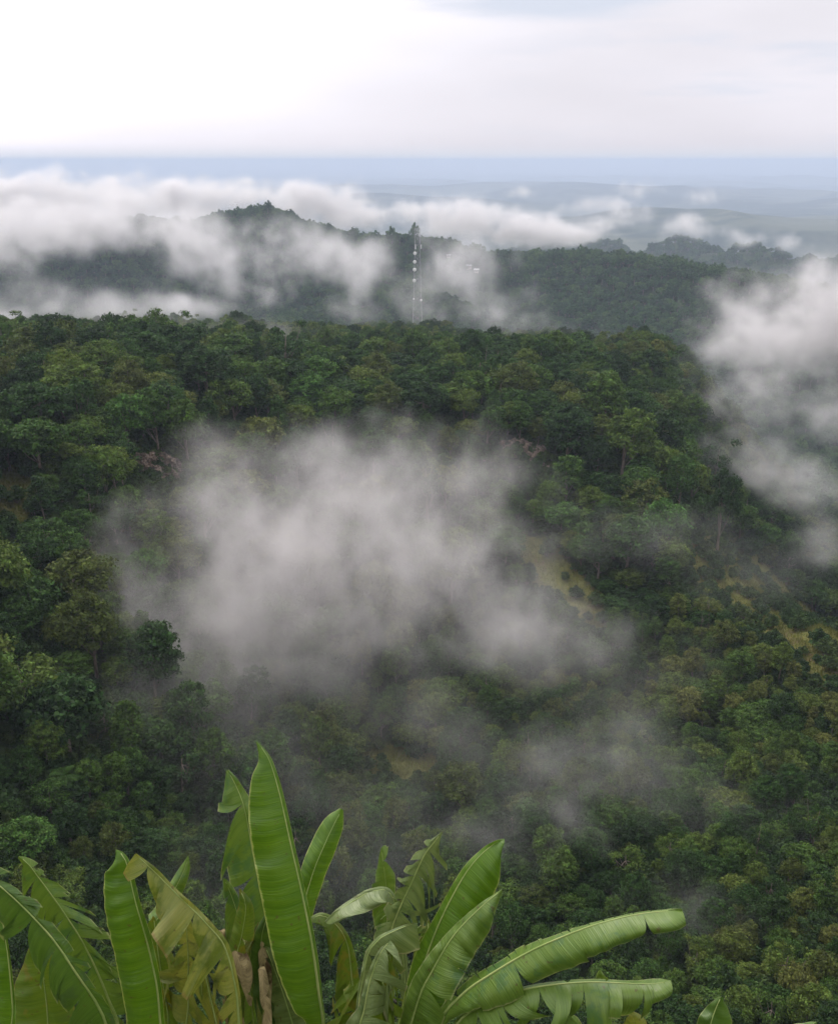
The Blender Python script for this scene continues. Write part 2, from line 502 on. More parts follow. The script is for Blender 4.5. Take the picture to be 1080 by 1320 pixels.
def trunk_geo(seed, h, r0, clumps, nlimb=7):
    rng = random.Random(seed)
    top = Vector((rng.uniform(-.4, .4), rng.uniform(-.4, .4), h))
    pts = [Vector((0, 0, -1.2))] + [Vector((top.x * t + rng.uniform(-.12, .12), top.y * t + rng.uniform(-.12, .12), h * t)) for t in (0.05, 0.3, 0.55, 0.8, 1.0)]
    parts = [tube(pts, [r0 * 1.5, r0 * 1.15, r0 * .9, r0 * .75, r0 * .5, r0 * .25], 7)]
    cl = sorted(clumps, key=lambda q: q[0][2])
    for c, rad in rng.sample(cl, min(nlimb, len(cl))):
        s = pts[rng.choice((2, 3, 4))]
        e = Vector(c); mid = s.lerp(e, 0.5) + Vector((0, 0, -0.1 * (e - s).length))
        parts.append(tube([s, mid, e], [r0 * .4, r0 * .28, r0 * .1], 5))
    return join_geo(parts)


TREE_KINDS = []   # (crown mesh, trunk mesh, crown radius, crown centre height)


def make_kind(seed, Rr, Hc, zc, nclump, per, leaf, mat, r0, **kw):
    V, F, C = crown_geo(seed, Rr, Hc, zc, nclump, per, leaf, **kw)
    root = empty('broadleaf_tree', (0, 0, 0))
    cr = mesh_obj('crown', V, F, mat, root)
    tv, tf = trunk_geo(seed, zc + Hc * 0.45, r0, C)
    tk = mesh_obj('trunk', tv, tf, M_BARK, root, smooth=True)
    TREE_KINDS.append(dict(root=root, crown=cr, trunk=tk, R=Rr, zc=zc, Hc=Hc, used=False, mat=mat))


# rounded, tall, spreading, sparse ... each a different habit
make_kind(1, 4.0, 3.3, 6.0, 46, 120, 0.24, M_LEAF, 0.24)
make_kind(2, 3.6, 4.2, 7.0, 48, 120, 0.23, M_LEAF, 0.24)
make_kind(3, 4.5, 2.8, 6.2, 48, 115, 0.26, M_LEAF, 0.26, flat=0.85)
make_kind(4, 3.8, 3.6, 6.2, 36, 130, 0.24, M_LEAF, 0.22, clump=(0.26, 0.46))
make_kind(5, 3.4, 3.8, 6.5, 52, 95, 0.20, M_LEAF, 0.22, clump=(0.2, 0.34))
make_kind(6, 4.2, 3.2, 5.6, 40, 125, 0.28, M_LEAF, 0.24, tilt=0.8)
make_kind(8, 3.7, 3.4, 5.6, 44, 115, 0.22, M_LEAF, 0.2)
make_kind(21, 2.1, 4.6, 6.6, 40, 95, 0.20, M_LEAF, 0.16, clump=(0.3, 0.5), loose=1.3)      # slender
make_kind(22, 2.6, 3.6, 5.6, 34, 90, 0.17, M_LEAF, 0.16, clump=(0.26, 0.5), loose=1.35, tilt=0.9)   # feathery
make_kind(23, 3.8, 3.8, 7.4, 17, 100, 0.22, M_LEAF, 0.24, clump=(0.2, 0.36), loose=1.3)    # sparse, limbs showing
make_kind(24, 3.4, 2.6, 4.4, 60, 60, 0.17, M_LEAF, 0.18, clump=(0.16, 0.3), loose=1.35, lopa=0.6)   # ragged, lopsided
for K in TREE_KINDS[7:9]: K['R'] = 3.3      # slim habits grow no taller than the rest
N_FOREST = len(TREE_KINDS)
make_kind(11, 4.0, 3.4, 5.6, 54, 120, 0.22, M_LEAF_BRIGHT, 0.22)        # pale green round tree
make_kind(12, 4.1, 3.9, 6.6, 44, 120, 0.24, M_LEAF_DARK, 0.26)
make_kind(13, 3.8, 4.0, 6.6, 40, 105, 0.24, M_LEAF_OLIVE, 0.22)
make_kind(14, 4.4, 4.4, 8.5, 22, 130, 0.25, M_LEAF_DARK, 0.30, clump=(0.24, 0.38))   # gappy lone tree


def copy_tree(k):
    K = TREE_KINDS[k]
    if not K['used']:
        K['used'] = True
        return K['root'], K['crown'], K['trunk']
    r = K['root'].copy(); COL.objects.link(r)
    out = [r]
    for ch in (K['crown'], K['trunk']):
        c = ch.copy(); COL.objects.link(c); c.parent = r; out.append(c)
    return out


# ------------------------------------------------------------------ where trees stand
OUTCROPS = [dict(px=208, py=602, r=166, w=11.0, h=5.0, label='reddish rock face bared on the wooded slope at left'),
            dict(px=672, py=583, r=207, w=12.5, h=5.0, label='long brown rock ledge on the wooded slope above the ravine mist')]
SIGHT = [(o['px'], o['py'] + 10, 46, 26, 0.0) for o in OUTCROPS]


def scatter(n_try, rmin, rmax, azlim, size_fn, rng, keep=None):
    pts = []
    cell = 3.0; grid = {}
    r = np.sqrt(rng.uniform(rmin ** 2, rmax ** 2, n_try)) if rmin > 0 else None
    az = np.radians(rng.uniform(-azlim, azlim, n_try))
    X = r * np.sin(az); Y = r * np.cos(az); Z = terrain(X, Y)
    S = size_fn(X, Y, Z, rng)
    for x, y, z, s in zip(X, Y, Z, S):
        if s <= 0: continue
        d = s * 1.12
        gx, gy = int(x // cell), int(y // cell); k = int(d * 2 // cell) + 1
        bad = False
        for i in range(gx - k, gx + k + 1):
            for j in range(gy - k, gy + k + 1):
                for q in grid.get((i, j), ()):
                    if (q[0] - x) ** 2 + (q[1] - y) ** 2 < (0.56 * (d + q[3] * 1.12)) ** 2 * 1.0:
                        bad = True; break
                if bad: break
            if bad: break
        if bad: continue
        p = (x, y, z, s)
        grid.setdefault((gx, gy), []).append(p); pts.append(p)
    return np.array(pts)


def near_size(X, Y, Z, rng):
    """crown radius of a tree standing here; 0 where none stands"""
    r = np.hypot(X, Y); az = np.degrees(np.arctan2(X, Y))
    n = len(X)
    s = rng.uniform(2.6, 4.6, n)
    face = (r > 165) & (r < 290)
    s = np.where(face, rng.uniform(2.3, 5.0, n), s)
    left = az < -14
    s = np.where(left & (r < 175), rng.uniform(1.8, 4.3, n), s)
    low = (az > 3) & (r < 172)
    s = np.where(low, rng.uniform(1.0, 2.2, n), s)
    floor = (az <= 3) & (az > -14) & (r < 165)
    s = np.where(floor, rng.uniform(1.6, 3.3, n), s)
    s = np.where((r > 300), rng.uniform(2.2, 3.6, n), s)
    s = np.where((r < 105), rng.uniform(0.95, 2.0, n), s)
    # clearings and the lines of sight to the rock
    zc = Z + s * 1.2
    px, py, zf = project(np.stack([X, Y, zc], -1))
    gx, gy, _ = project(np.stack([X, Y, Z + 1.0], -1))
    gr = np.maximum(px_mask(gx, gy, GRASS_PX), 0)
    for hh_ in (0.5, 1.2, 2.0, 2.7):
        qx, qy, _ = project(np.stack([X, Y, Z + s * hh_], -1))
        gr = np.maximum(gr, px_mask(qx, qy, GRASS_PX))
    s = np.where((gr > np.where(px > 850, 0.12, 0.24)) & (r < 260), 0, s)
    s = np.where((px_mask(px, py, [(c[0], c[1] + 5, c[2] + 12, c[3] + 16, c[4]) for c in SIGHT]) > 0.35) & (r < 215), 0, s)
    return s


TP = scatter(90000, 56, 520, 37, near_size, RNG)

# visible size of every tree: coarse depth picture of the crowns
sc_ = 0.4
zb = np.full((int(H0 * sc_), int(W0 * sc_)), 1e9); ib = np.full(zb.shape, -1)
cx, cy, cz = project(np.stack([TP[:, 0], TP[:, 1], TP[:, 2] + TP[:, 3] * 1.5], -1))
for i in range(len(TP)):
    rad = TP[i, 3] / cz[i] * FPX * sc_
    x0, x1 = int(cx[i] * sc_ - rad), int(cx[i] * sc_ + rad) + 1; y0, y1 = int(cy[i] * sc_ - rad), int(cy[i] * sc_ + rad) + 1
    x0, y0 = max(x0, 0), max(y0, 0); x1, y1 = min(x1, zb.shape[1]), min(y1, zb.shape[0])
    if x0 >= x1 or y0 >= y1: continue
    yy, xx = np.mgrid[y0:y1, x0:x1]
    mk = ((xx - cx[i] * sc_) ** 2 + (yy - cy[i] * sc_) ** 2 < rad * rad) & (zb[y0:y1, x0:x1] > cz[i])
    zb[y0:y1, x0:x1][mk] = cz[i]; ib[y0:y1, x0:x1][mk] = i
vis = np.bincount(ib[ib >= 0].ravel(), minlength=len(TP))

# trees the photo lets one pick out: photo x, y of the crown's middle, distance, crown radius, habit, label
NOTABLE = [
    (934, 616, 196, 3.9, 14, 'tall dark gappy tree standing alone at the spur end beside the right mist bank'),
    (852, 560, 214, 5.6, 12, 'broad dark domed tree on the spur, just left of the lone gappy tree'),
    (405, 482, 226, 4.3, 11, 'pale green rounded tree on the ravine rim, brightest crown of the rim'),
    (835, 648, 196, 4.6, 13, 'olive yellow tree on the spur below the broad dark domed tree'),
    (108, 430, 176, 3.6, 11, 'pale green treetop poking up on the left rim under the far mist'),
    (92, 745, 122, 4.0, 13, 'olive brown tree bulging from the left slope beside the ravine mist'),
    (40, 770, 112, 3.8, 5, 'leafy mid green tree low on the left slope at the photo edge'),
    (735, 545, 214, 4.4, 12, 'dark tree on the rim right of the brown rock ledge'),
    (790, 470, 262, 4.2, 12, 'dark tree on the rim crest where the spur begins'),
    (410, 868, 131, 3.6, 14, 'dim tree rising through the lower edge of the ravine mist'),
    (545, 520, 220, 4.6, 12, 'dark tree in the middle of the ravine rim above the mist'),
    (265, 480, 186, 4.8, 12, 'dark spreading tree on the left rim crest below the mist bank'),
    (35, 1085, 72, 2.6, 11, 'pale green feathery treetop at left just above the banana leaves'),
    (985, 690, 178, 3.4, 11, 'mid green tree at the lower edge of the right mist bank'),
]
used = np.zeros(len(TP), bool)
things = []
for px, py, r, rad, k, lab in NOTABLE:
    K = TREE_KINDS[k]
    s = rad / K['R']
    if 'standing alone' not in lab: r = ground_hit(px, py, K['zc'] * s) or r
    p = at_range(px, py, r)
    d = np.hypot(TP[:, 0] - p[0], TP[:, 1] - p[1])
    used |= (d < rad * (1.9 if 'standing alone' in lab else 0.9)) | ((np.hypot(cx - px, cy - py) < 0.6 * rad / r * FPX) & (np.hypot(TP[:, 0], TP[:, 1]) < r) & (np.hypot(TP[:, 0], TP[:, 1]) > r - 22))     # make room
    gz = float(terrain(p[0], p[1]))
    sz = max(0.8 * s, min(1.6 * s, (p[2] - gz) / K['zc'])) if p[2] - gz > 0 else s
    things.append(((p[0], p[1], gz), (s, s, sz), k, lab, None))
order = np.argsort(-vis)
N_THINGS = 300
RN = random.Random(5)


LANDMARKS = [(208, 602, 'the reddish rock face'), (672, 583, 'the brown rock ledge'), (931, 618, 'the lone gappy tree'), (852, 560, 'the dark domed tree'),
             (405, 482, 'the pale green rim tree'), (333, 960, 'the tallest banana leaf tip'), (875, 1175, 'the upper arching banana leaf tip'),
             (150, 1098, 'the furled banana leaf tip'), (650, 1085, 'the broad leaning banana leaf tip'), (185, 770, "the ravine mist's left edge"),
             (450, 570, "the ravine mist's top"), (790, 825, "the ravine mist's right end"), (770, 990, 'the slanting mist wisp'),
             (1000, 680, "the right mist bank's foot"), (538, 425, "the mast's foot"), (730, 750, 'the yellow grass strip'), (1000, 780, 'the brown grass clearing'),
             (925, 1290, 'the single banana tip at bottom right'), (410, 868, 'the dim tree in the mist'), (92, 745, 'the bulging olive brown tree'), (25, 1110, 'the far left banana leaf tip'),
             (900, 430, "the right mist bank's upper edge"), (108, 430, 'the pale treetop on the left rim')]
DIRS = ['right of', 'up and right of', 'above', 'up and left of', 'left of', 'down and left of', 'below', 'down and right of']
ORD = ['', 'second', 'third', 'fourth', 'fifth', 'sixth', 'seventh', 'eighth', 'ninth', 'tenth', 'eleventh', 'twelfth']
HABIT = {0: 'rounded', 1: 'tall', 2: 'spreading', 3: 'clumpy', 4: 'dense', 5: 'shaggy', 6: 'leafy', 7: 'slender', 8: 'feathery', 9: 'sparse', 10: 'ragged', 11: 'rounded', 12: 'dense', 13: 'loose'}
label_count = {}


def zone_label(px, py, r, k, s):
    tone = {12: 'dark green', 13: 'olive green', 11: 'bright green'}.get(k, 'mid green')
    size = 'large' if s > 4.0 else ('small' if s < 2.2 else 'medium')
    d, lx, ly, nm = min((math.hypot(px - a, (py - b) * 1.2), a, b, c) for a, b, c in LANDMARKS)
    o = int(round(math.degrees(math.atan2(-(py - ly), px - lx)) / 45)) % 8
    base = f'{size} {tone} {HABIT[k]} tree {DIRS[o]} {nm}'
    if len(base.split()) > 14: base = f'{tone} {HABIT[k]} tree {DIRS[o]} {nm}'
    if len(base.split()) > 14: base = f'{tone} tree {DIRS[o]} {nm}'
    grp = 'trees along the ravine rim' if py < 470 else 'trees on the ravine slopes' if py < 900 else 'trees in the ravine bottom'
    return base, grp, d


cnt = 0
for i in order:
    if len(things) >= N_THINGS: break
    if used[i] or vis[i] < 6: continue
    used[i] = True
    x, y, z, s = TP[i]
    u = RN.random()
    k = RN.randrange(N_FOREST) if u < 0.8 else (12 if u < 0.9 else (13 if u < 0.96 else 11))
    if k == 7: s = min(s, 2.7)
    if cy[i] < 450: s = min(s, 4.3)
    K = TREE_KINDS[k]; sc = s / K['R']
    lab, grp, dl = zone_label(cx[i], cy[i], math.hypot(x, y), k, s)
    label_count.setdefault(lab, []).append((dl, len(things)))
    things.append(((x, y, z), (sc * RN.uniform(.82, 1.15), sc * RN.uniform(.82, 1.15), sc * (RN.uniform(1.15, 1.35) if RN.random() < .12 and s < 3.2 else RN.uniform(0.8, 1.25))), k, lab, grp))
for lab, lst in label_count.items():
    for n_, (dl, ti) in enumerate(sorted(lst)):
        q = things[ti]
        things[ti] = q[:3] + (lab if len(lst) == 1 else 'nearest ' + lab if n_ == 0 else ORD[min(n_, 11)] + ' nearest ' + lab, q[4])
for loc, scl, k, lab, grp in things:
    r_, c_, t_ = copy_tree(k)
    r_.location = loc; r_.scale = scl; r_.rotation_euler = (RN.uniform(-.06, .06), RN.uniform(-.06, .06), RN.uniform(0, 6.28))
    tag(r_, lab, 'tree', grp or 'trees of the ravine')


# ------------------------------------------------------------------ forest masses (stuff)
def gn_scatter(name, pts, scales, sources, label, seed=0, idx=None):
    """one object: sources (lists of objects forming one model) set on points"""
    me = bpy.data.meshes.new(name)
    me.vertices.add(len(pts)); me.vertices.foreach_set('co', np.asarray(pts, np.float32).ravel())
    rs = np.random.default_rng(seed)
    a = me.attributes.new('size', 'FLOAT_VECTOR', 'POINT'); a.data.foreach_set('vector', np.asarray(scales, np.float32).ravel())
    a = me.attributes.new('turn', 'FLOAT_VECTOR', 'POINT')
    tv = np.stack([rs.uniform(-.07, .07, len(pts)), rs.uniform(-.07, .07, len(pts)), rs.uniform(0, 6.28, len(pts))], -1)
    a.data.foreach_set('vector', tv.astype(np.float32).ravel())
    a = me.attributes.new('pick', 'INT', 'POINT')
    a.data.foreach_set('value', (rs.integers(0, len(sources), len(pts)) if idx is None else idx).astype(np.int32))
    o = bpy.data.objects.new(name, me); COL.objects.link(o)
    ng = bpy.data.node_groups.new(name + '_growth', 'GeometryNodeTree')
    ng.interface.new_socket('Geometry', in_out='INPUT', socket_type='NodeSocketGeometry')
    ng.interface.new_socket('Geometry', in_out='OUTPUT', socket_type='NodeSocketGeometry')
    t = NT(ng)
    gi = t.n('NodeGroupInput'); go = t.n('NodeGroupOutput')
    jn = t.n('GeometryNodeJoinGeometry')
    for src in sources:
        j2 = t.n('GeometryNodeJoinGeometry')
        for so in src:
            oi = t.n('GeometryNodeObjectInfo', {'transform_space': 'ORIGINAL'})
            oi.inputs['Object'].default_value = so; oi.inputs['As Instance'].default_value = False
            ng.links.new(oi.outputs['Geometry'], j2.inputs[0])
        gti = t.n('GeometryNodeGeometryToInstance')
        ng.links.new(j2.outputs[0], gti.inputs[0])
        ng.links.new(gti.outputs[0], jn.inputs[0])

    def attr(nm, ty):
        nd = t.n('GeometryNodeInputNamedAttribute', {'data_type': ty}); nd.inputs[0].default_value = nm
        return nd.outputs[0]
    iop = t.n('GeometryNodeInstanceOnPoints')
    ng.links.new(gi.outputs[0], iop.inputs['Points']); ng.links.new(jn.outputs[0], iop.inputs['Instance'])
    iop.inputs['Pick Instance'].default_value = True
    ng.links.new(attr('pick', 'INT'), iop.inputs['Instance Index'])
    er = t.n('FunctionNodeEulerToRotation'); ng.links.new(attr('turn', 'FLOAT_VECTOR'), er.inputs[0])
    ng.links.new(er.outputs[0], iop.inputs['Rotation'])
    ng.links.new(attr('size', 'FLOAT_VECTOR'), iop.inputs['Scale'])
    ng.links.new(iop.outputs[0], go.inputs[0])
    md = o.modifiers.new('growth', 'NODES'); md.node_group = ng
    return tag(o, label, None, None, 'stuff')


rest = TP[~used]
sc = rest[:, 3] / 3.8
rs = np.random.default_rng(3)
gn_scatter('forest', rest[:, :3], np.stack([sc * rs.uniform(.8, 1.2, len(sc)), sc * rs.uniform(.8, 1.2, len(sc)), sc * np.where((rs.uniform(size=len(sc)) < .14) & (sc < .85), rs.uniform(1.15, 1.4, len(sc)), rs.uniform(0.75, 1.3, len(sc)))], -1),
           [[K['crown'], K['trunk']] for K in TREE_KINDS[:14] if K['mat'] is not M_LEAF_BRIGHT],
           'unbroken green forest covering the ravine sides and rim', 4)

# shrubs: one real plant in front, the mass behind it
V, F, C = crown_geo(31, 1.3, 0.95, 0.75, 20, 70, 0.16, clump=(0.3, 0.5))
sh_root = empty('shrub', (0, 0, 0))
sh_crown = mesh_obj('crown', V, F, M_SHRUB, sh_root)
tv, tf = join_geo([tube([(0, 0, -.4), (q[0][0] * .5, q[0][1] * .5, q[0][2] * .6), tuple(q[0])], [.05, .035, .015], 5) for q in C[:8]])
sh_stem = mesh_obj('stem', tv, tf, M_BARK, sh_root)


def shrub_size(X, Y, Z, rng):
    s = rng.uniform(0.8, 1.7, len(X))
    gx, gy, _ = project(np.stack([X, Y, Z + .5], -1))
    gr = px_mask(gx, gy, GRASS_PX)
    return np.where((gr > 0.3) & (rng.uniform(size=len(X)) > np.where(gx > 850, 0.10, 0.06)), 0, s)


SP = scatter(42000, 46, 300, 36, shrub_size, np.random.default_rng(21))
ss = SP[:, 3] / 1.3
gn_scatter('undergrowth', SP[:, :3], np.stack([ss, ss, ss * 1.1], -1), [[sh_crown, sh_stem]], 'low green undergrowth between the trees', 9)
sp = at_range(800, 905, 128)
sh_root.location = (sp[0], sp[1], float(terrain(sp[0], sp[1])))
tag(sh_root, 'low rounded green shrub among the trees right of the ravine mist', 'shrub')

# a palm on the left slope
def palm(px, py, lab):
    r = ground_hit(px, py, 4.6) or 95
    p = at_range(px, py, r); gz = float(terrain(p[0], p[1])); H = p[2] - gz
    root = empty('palm_tree', (p[0], p[1], gz)); tag(root, lab, 'palm')
    v, f = tube([(0, 0, -.6), (.1, 0, H * .4), (.05, .1, H * .8), (0, 0, H)], [.2, .15, .13, .12], 8)
    mesh_obj('trunk', v, f, M_BARK, root, smooth=True)
    rn = random.Random(8)
    V, F = [], []
    for q in range(17):
        a = q * 2.4; el = rn.uniform(.15, 1.25); ln = rn.uniform(2.0, 2.6)
        pts = [Vector((math.cos(a) * math.cos(el) * ln * t_, math.sin(a) * math.cos(el) * ln * t_, H + math.sin(el) * ln * t_ - 1.25 * t_ * t_)) for t_ in [i / 12 for i in range(13)]]
        for i in range(1, 13):
            d_ = (pts[i] - pts[i - 1]).normalized(); sd_ = d_.cross(Vector((0, 0, 1))).normalized()
            for sg in (-1, 1):
                l_ = .55 * math.sin(math.pi * (i / 13) ** .8) + .12
                tip = pts[i] + sd_ * sg * l_ + d_ * l_ * .55 - Vector((0, 0, l_ * .35))
                o_ = len(V); V += [pts[i] - d_ * .05, pts[i] + d_ * .05, tip]; F.append((o_, o_ + 1, o_ + 2))
            o_ = len(V); V += [pts[i - 1] - sd_ * .02, pts[i - 1] + sd_ * .02, pts[i] + sd_ * .02, pts[i] - sd_ * .02]; F.append((o_, o_ + 1, o_ + 2, o_ + 3))
    mesh_obj('crown', V, F, M_LEAF, root)


palm(84, 1000, 'small palm with spiky drooping fronds on the dark left slope above the banana leaves')

# far ridge and hills
FAR_KINDS = []
for sd in (51, 52, 53):
    V, F, C = crown_geo(sd, 4.2, 3.6, 5.2, 20, 34, 0.62, clump=(0.3, 0.5))
    rt = empty('ridge_tree', (0, 0, 0))
    cr_ = mesh_obj('crown', V, F, M_FAR, rt)
    tv, tf = trunk_geo(sd, 6.5, 0.3, C, 4)
    FAR_KINDS.append((rt, cr_, mesh_obj('trunk', tv, tf, M_BARK, rt)))


def far_size(X, Y, Z, rng):
    r = np.hypot(X, Y)
    return rng.uniform(3.4, 6.0, len(X)) * np.where(r > 1500, 1.3, 1.0)


FP = scatter(75000, 520, 1520, 31, far_size, np.random.default_rng(33))
FP = FP[~((np.hypot(FP[:, 0], FP[:, 1]) > np.interp(np.degrees(np.arctan2(FP[:, 0], FP[:, 1])), _caz, _cr) + 170))]
FP2 = scatter(16000, 1500, 2900, 27, far_size, np.random.default_rng(34))
FPA = np.vstack([FP, FP2[FP2[:, 2] > -290]])
fpx, fpy, _ = project(np.stack([FPA[:, 0], FPA[:, 1], FPA[:, 2] + 3], -1))
HOUSES = [(604, 344), (614, 349), (578, 330), (1061, 324)]
for hx_, hy_ in HOUSES:
    FPA = FPA[~((np.abs(fpx - hx_) < 7) & (fpy > hy_ - 3) & (fpy < hy_ + 12))]
    fpx, fpy, _ = project(np.stack([FPA[:, 0], FPA[:, 1], FPA[:, 2] + 3], -1))

fs = FPA[:, 3] / 4.2
gn_scatter('distant_forest', FPA[:, :3], np.stack([fs, fs, fs * np.random.default_rng(1).uniform(0.8, 1.25, len(fs))], -1),
           [[k[1], k[2]] for k in FAR_KINDS], 'hazy forest covering the far ridge and the low hills behind it', 12)
RIDGE = [(505, 297, 1068, 5.5, 'dark treetop standing out left of the mast on the far ridge crest'),
         (180, 276, 1215, 5.0, 'dark treetop poking out of the far mist bank at left'),
         (535, 294, 1062, 4.6, 'faint treetop on the far ridge crest just above the mast'),
         (748, 321, 998, 4.4, 'tallest treetop on the right shoulder of the far ridge'),
         (800, 322, 980, 4.0, 'round treetop on the far ridge below the domed hills'),
         (345, 264, 1178, 5.0, 'treetop at the highest point of the far ridge above the mist')]
for n_, (px, py, r, rad, lab) in enumerate(RIDGE):
    p = at_range(px, py, r)
    k = FAR_KINDS[n_ % 3]
    if n_ < 3: rt = k[0]
    else:
        rt = k[0].copy(); COL.objects.link(rt)
        for ch in k[1:]:
            c = ch.copy(); COL.objects.link(c); c.parent = rt
    gz = float(terrain(p[0], p[1])); s = rad / 4.2
    rt.location = (p[0], p[1], gz); rt.scale = (s, s, max(0.9 * s, min(2.2 * s, (p[2] - gz + 3) / 8.8))); rt.rotation_euler = (0, 0, n_ * 1.3)
    tag(rt, lab, 'tree', 'treetops along the far ridge')

# dry grass
gp = []
rg = np.random.default_rng(77)
az_ = np.radians(rg.uniform(-26, 27, 90000)); r_g = np.sqrt(rg.uniform(60 ** 2, 260 ** 2, 90000))
gx_, gy_ = r_g * np.sin(az_), r_g * np.cos(az_); gz_ = terrain(gx_, gy_)
cm = cover(gx_, gy_, gz_) + 1.1 * (fbm(gx_ / 4, gy_ / 4, 5, 3)) * 0.6
m_ = cm > 0.33
gx_, gy_, gz_ = gx_[m_], gy_[m_], gz_[m_]
n = len(gx_) * 5
bx = np.repeat(gx_, 5) + rg.normal(size=n) * .25; by = np.repeat(gy_, 5) + rg.normal(size=n) * .25; bz = np.repeat(gz_, 5) - .1
hh = rg.uniform(.35, .95, n); th = rg.uniform(0, 6.28, n); wd = rg.uniform(.03, .07, n)
lean = rg.normal(size=(n, 2)) * .28
B = np.stack([bx, by, bz], -1); side = np.stack([np.cos(th), np.sin(th), 0 * th], -1) * wd[:, None]
top = B + np.stack([lean[:, 0], lean[:, 1], hh], -1)
GV = np.stack([B - side, B + side, top + side * .3, top - side * .3], 1).reshape(-1, 3)
gr_o = mesh_obj('grass', GV, np.arange(n * 4).reshape(-1, 4), M_GRASS)
tag(gr_o, 'dry yellow grass on the open slopes right of the ravine mist', None, None, 'stuff')


# ------------------------------------------------------------------ rock faces
def rock_face(o):
    r = ground_hit(o['px'], o['py'], 0.3) or o['r']
    c = at_range(o['px'], o['py'], r)
    c[2] = float(terrain(c[0], c[1]))
    out = np.array([-c[0], -c[1], 0]); out /= np.linalg.norm(out)
    sd = np.array([-out[1], out[0], 0])
    nu, nv = 90, 44
    seed = o['px'] * .37
    V, F = [], []
    for i in range(nu):
        u = i / (nu - 1) * 2 - 1
        for j in range(nv):
            v = j / (nv - 1) * 2 - 1
            b = c + sd * (u * o['w'] / 2) - out * (v * o['h'] * .55)
            gz = float(terrain(b[0], b[1]))
            edge = 1 - (abs(u) ** 2.2 + abs(v) ** 2.2) + .55 * mnoise.noise(Vector((u * 3 + seed, v * 2, seed)))
            env = max(-.35, min(1, edge * 1.6))
            hz = v * 4.2 + u * .8 + mnoise.noise(Vector((u * 2, v, seed))) * .8
            led = (math.floor(hz) + min(1, (hz - math.floor(hz)) * 3.0)) * .42
            blk = mnoise.cell(Vector((u * 6 + seed, hz * .8, seed))) * .7 + mnoise.noise(Vector((u * 16, v * 12, seed))) * .5 + mnoise.noise(Vector((u * 5, v * 4, seed + 9))) * 1.1
            up = (led * .8 + 1.15 + blk * .7) * env
            V.append(np.array([b[0], b[1], gz]) + np.array([0, 0, up]) + out * (max(0, env) * (.9 + blk * .8)) - c)
    for i in range(nu - 1):
        for j in range(nv - 1):
            F.append((i * nv + j, (i + 1) * nv + j, (i + 1) * nv + j + 1, i * nv + j + 1))
    ob = mesh_obj('rock_outcrop', V, F, M_ROCK)
    ob.location = c
    return tag(ob, o['label'], 'rock', 'bare rock on the slopes')


for o_ in OUTCROPS: rock_face(o_)


# ------------------------------------------------------------------ lattice mast
def box_geo(c, s):
    x, y, z = c; a, b, h = s[0] / 2, s[1] / 2, s[2] / 2
    v = [(x + i * a, y + j * b, z + k * h) for i in (-1, 1) for j in (-1, 1) for k in (-1, 1)]
    return v, [(0, 1, 3, 2), (4, 6, 7, 5), (0, 4, 5, 1), (2, 3, 7, 6), (0, 2, 6, 4), (1, 5, 7, 3)]


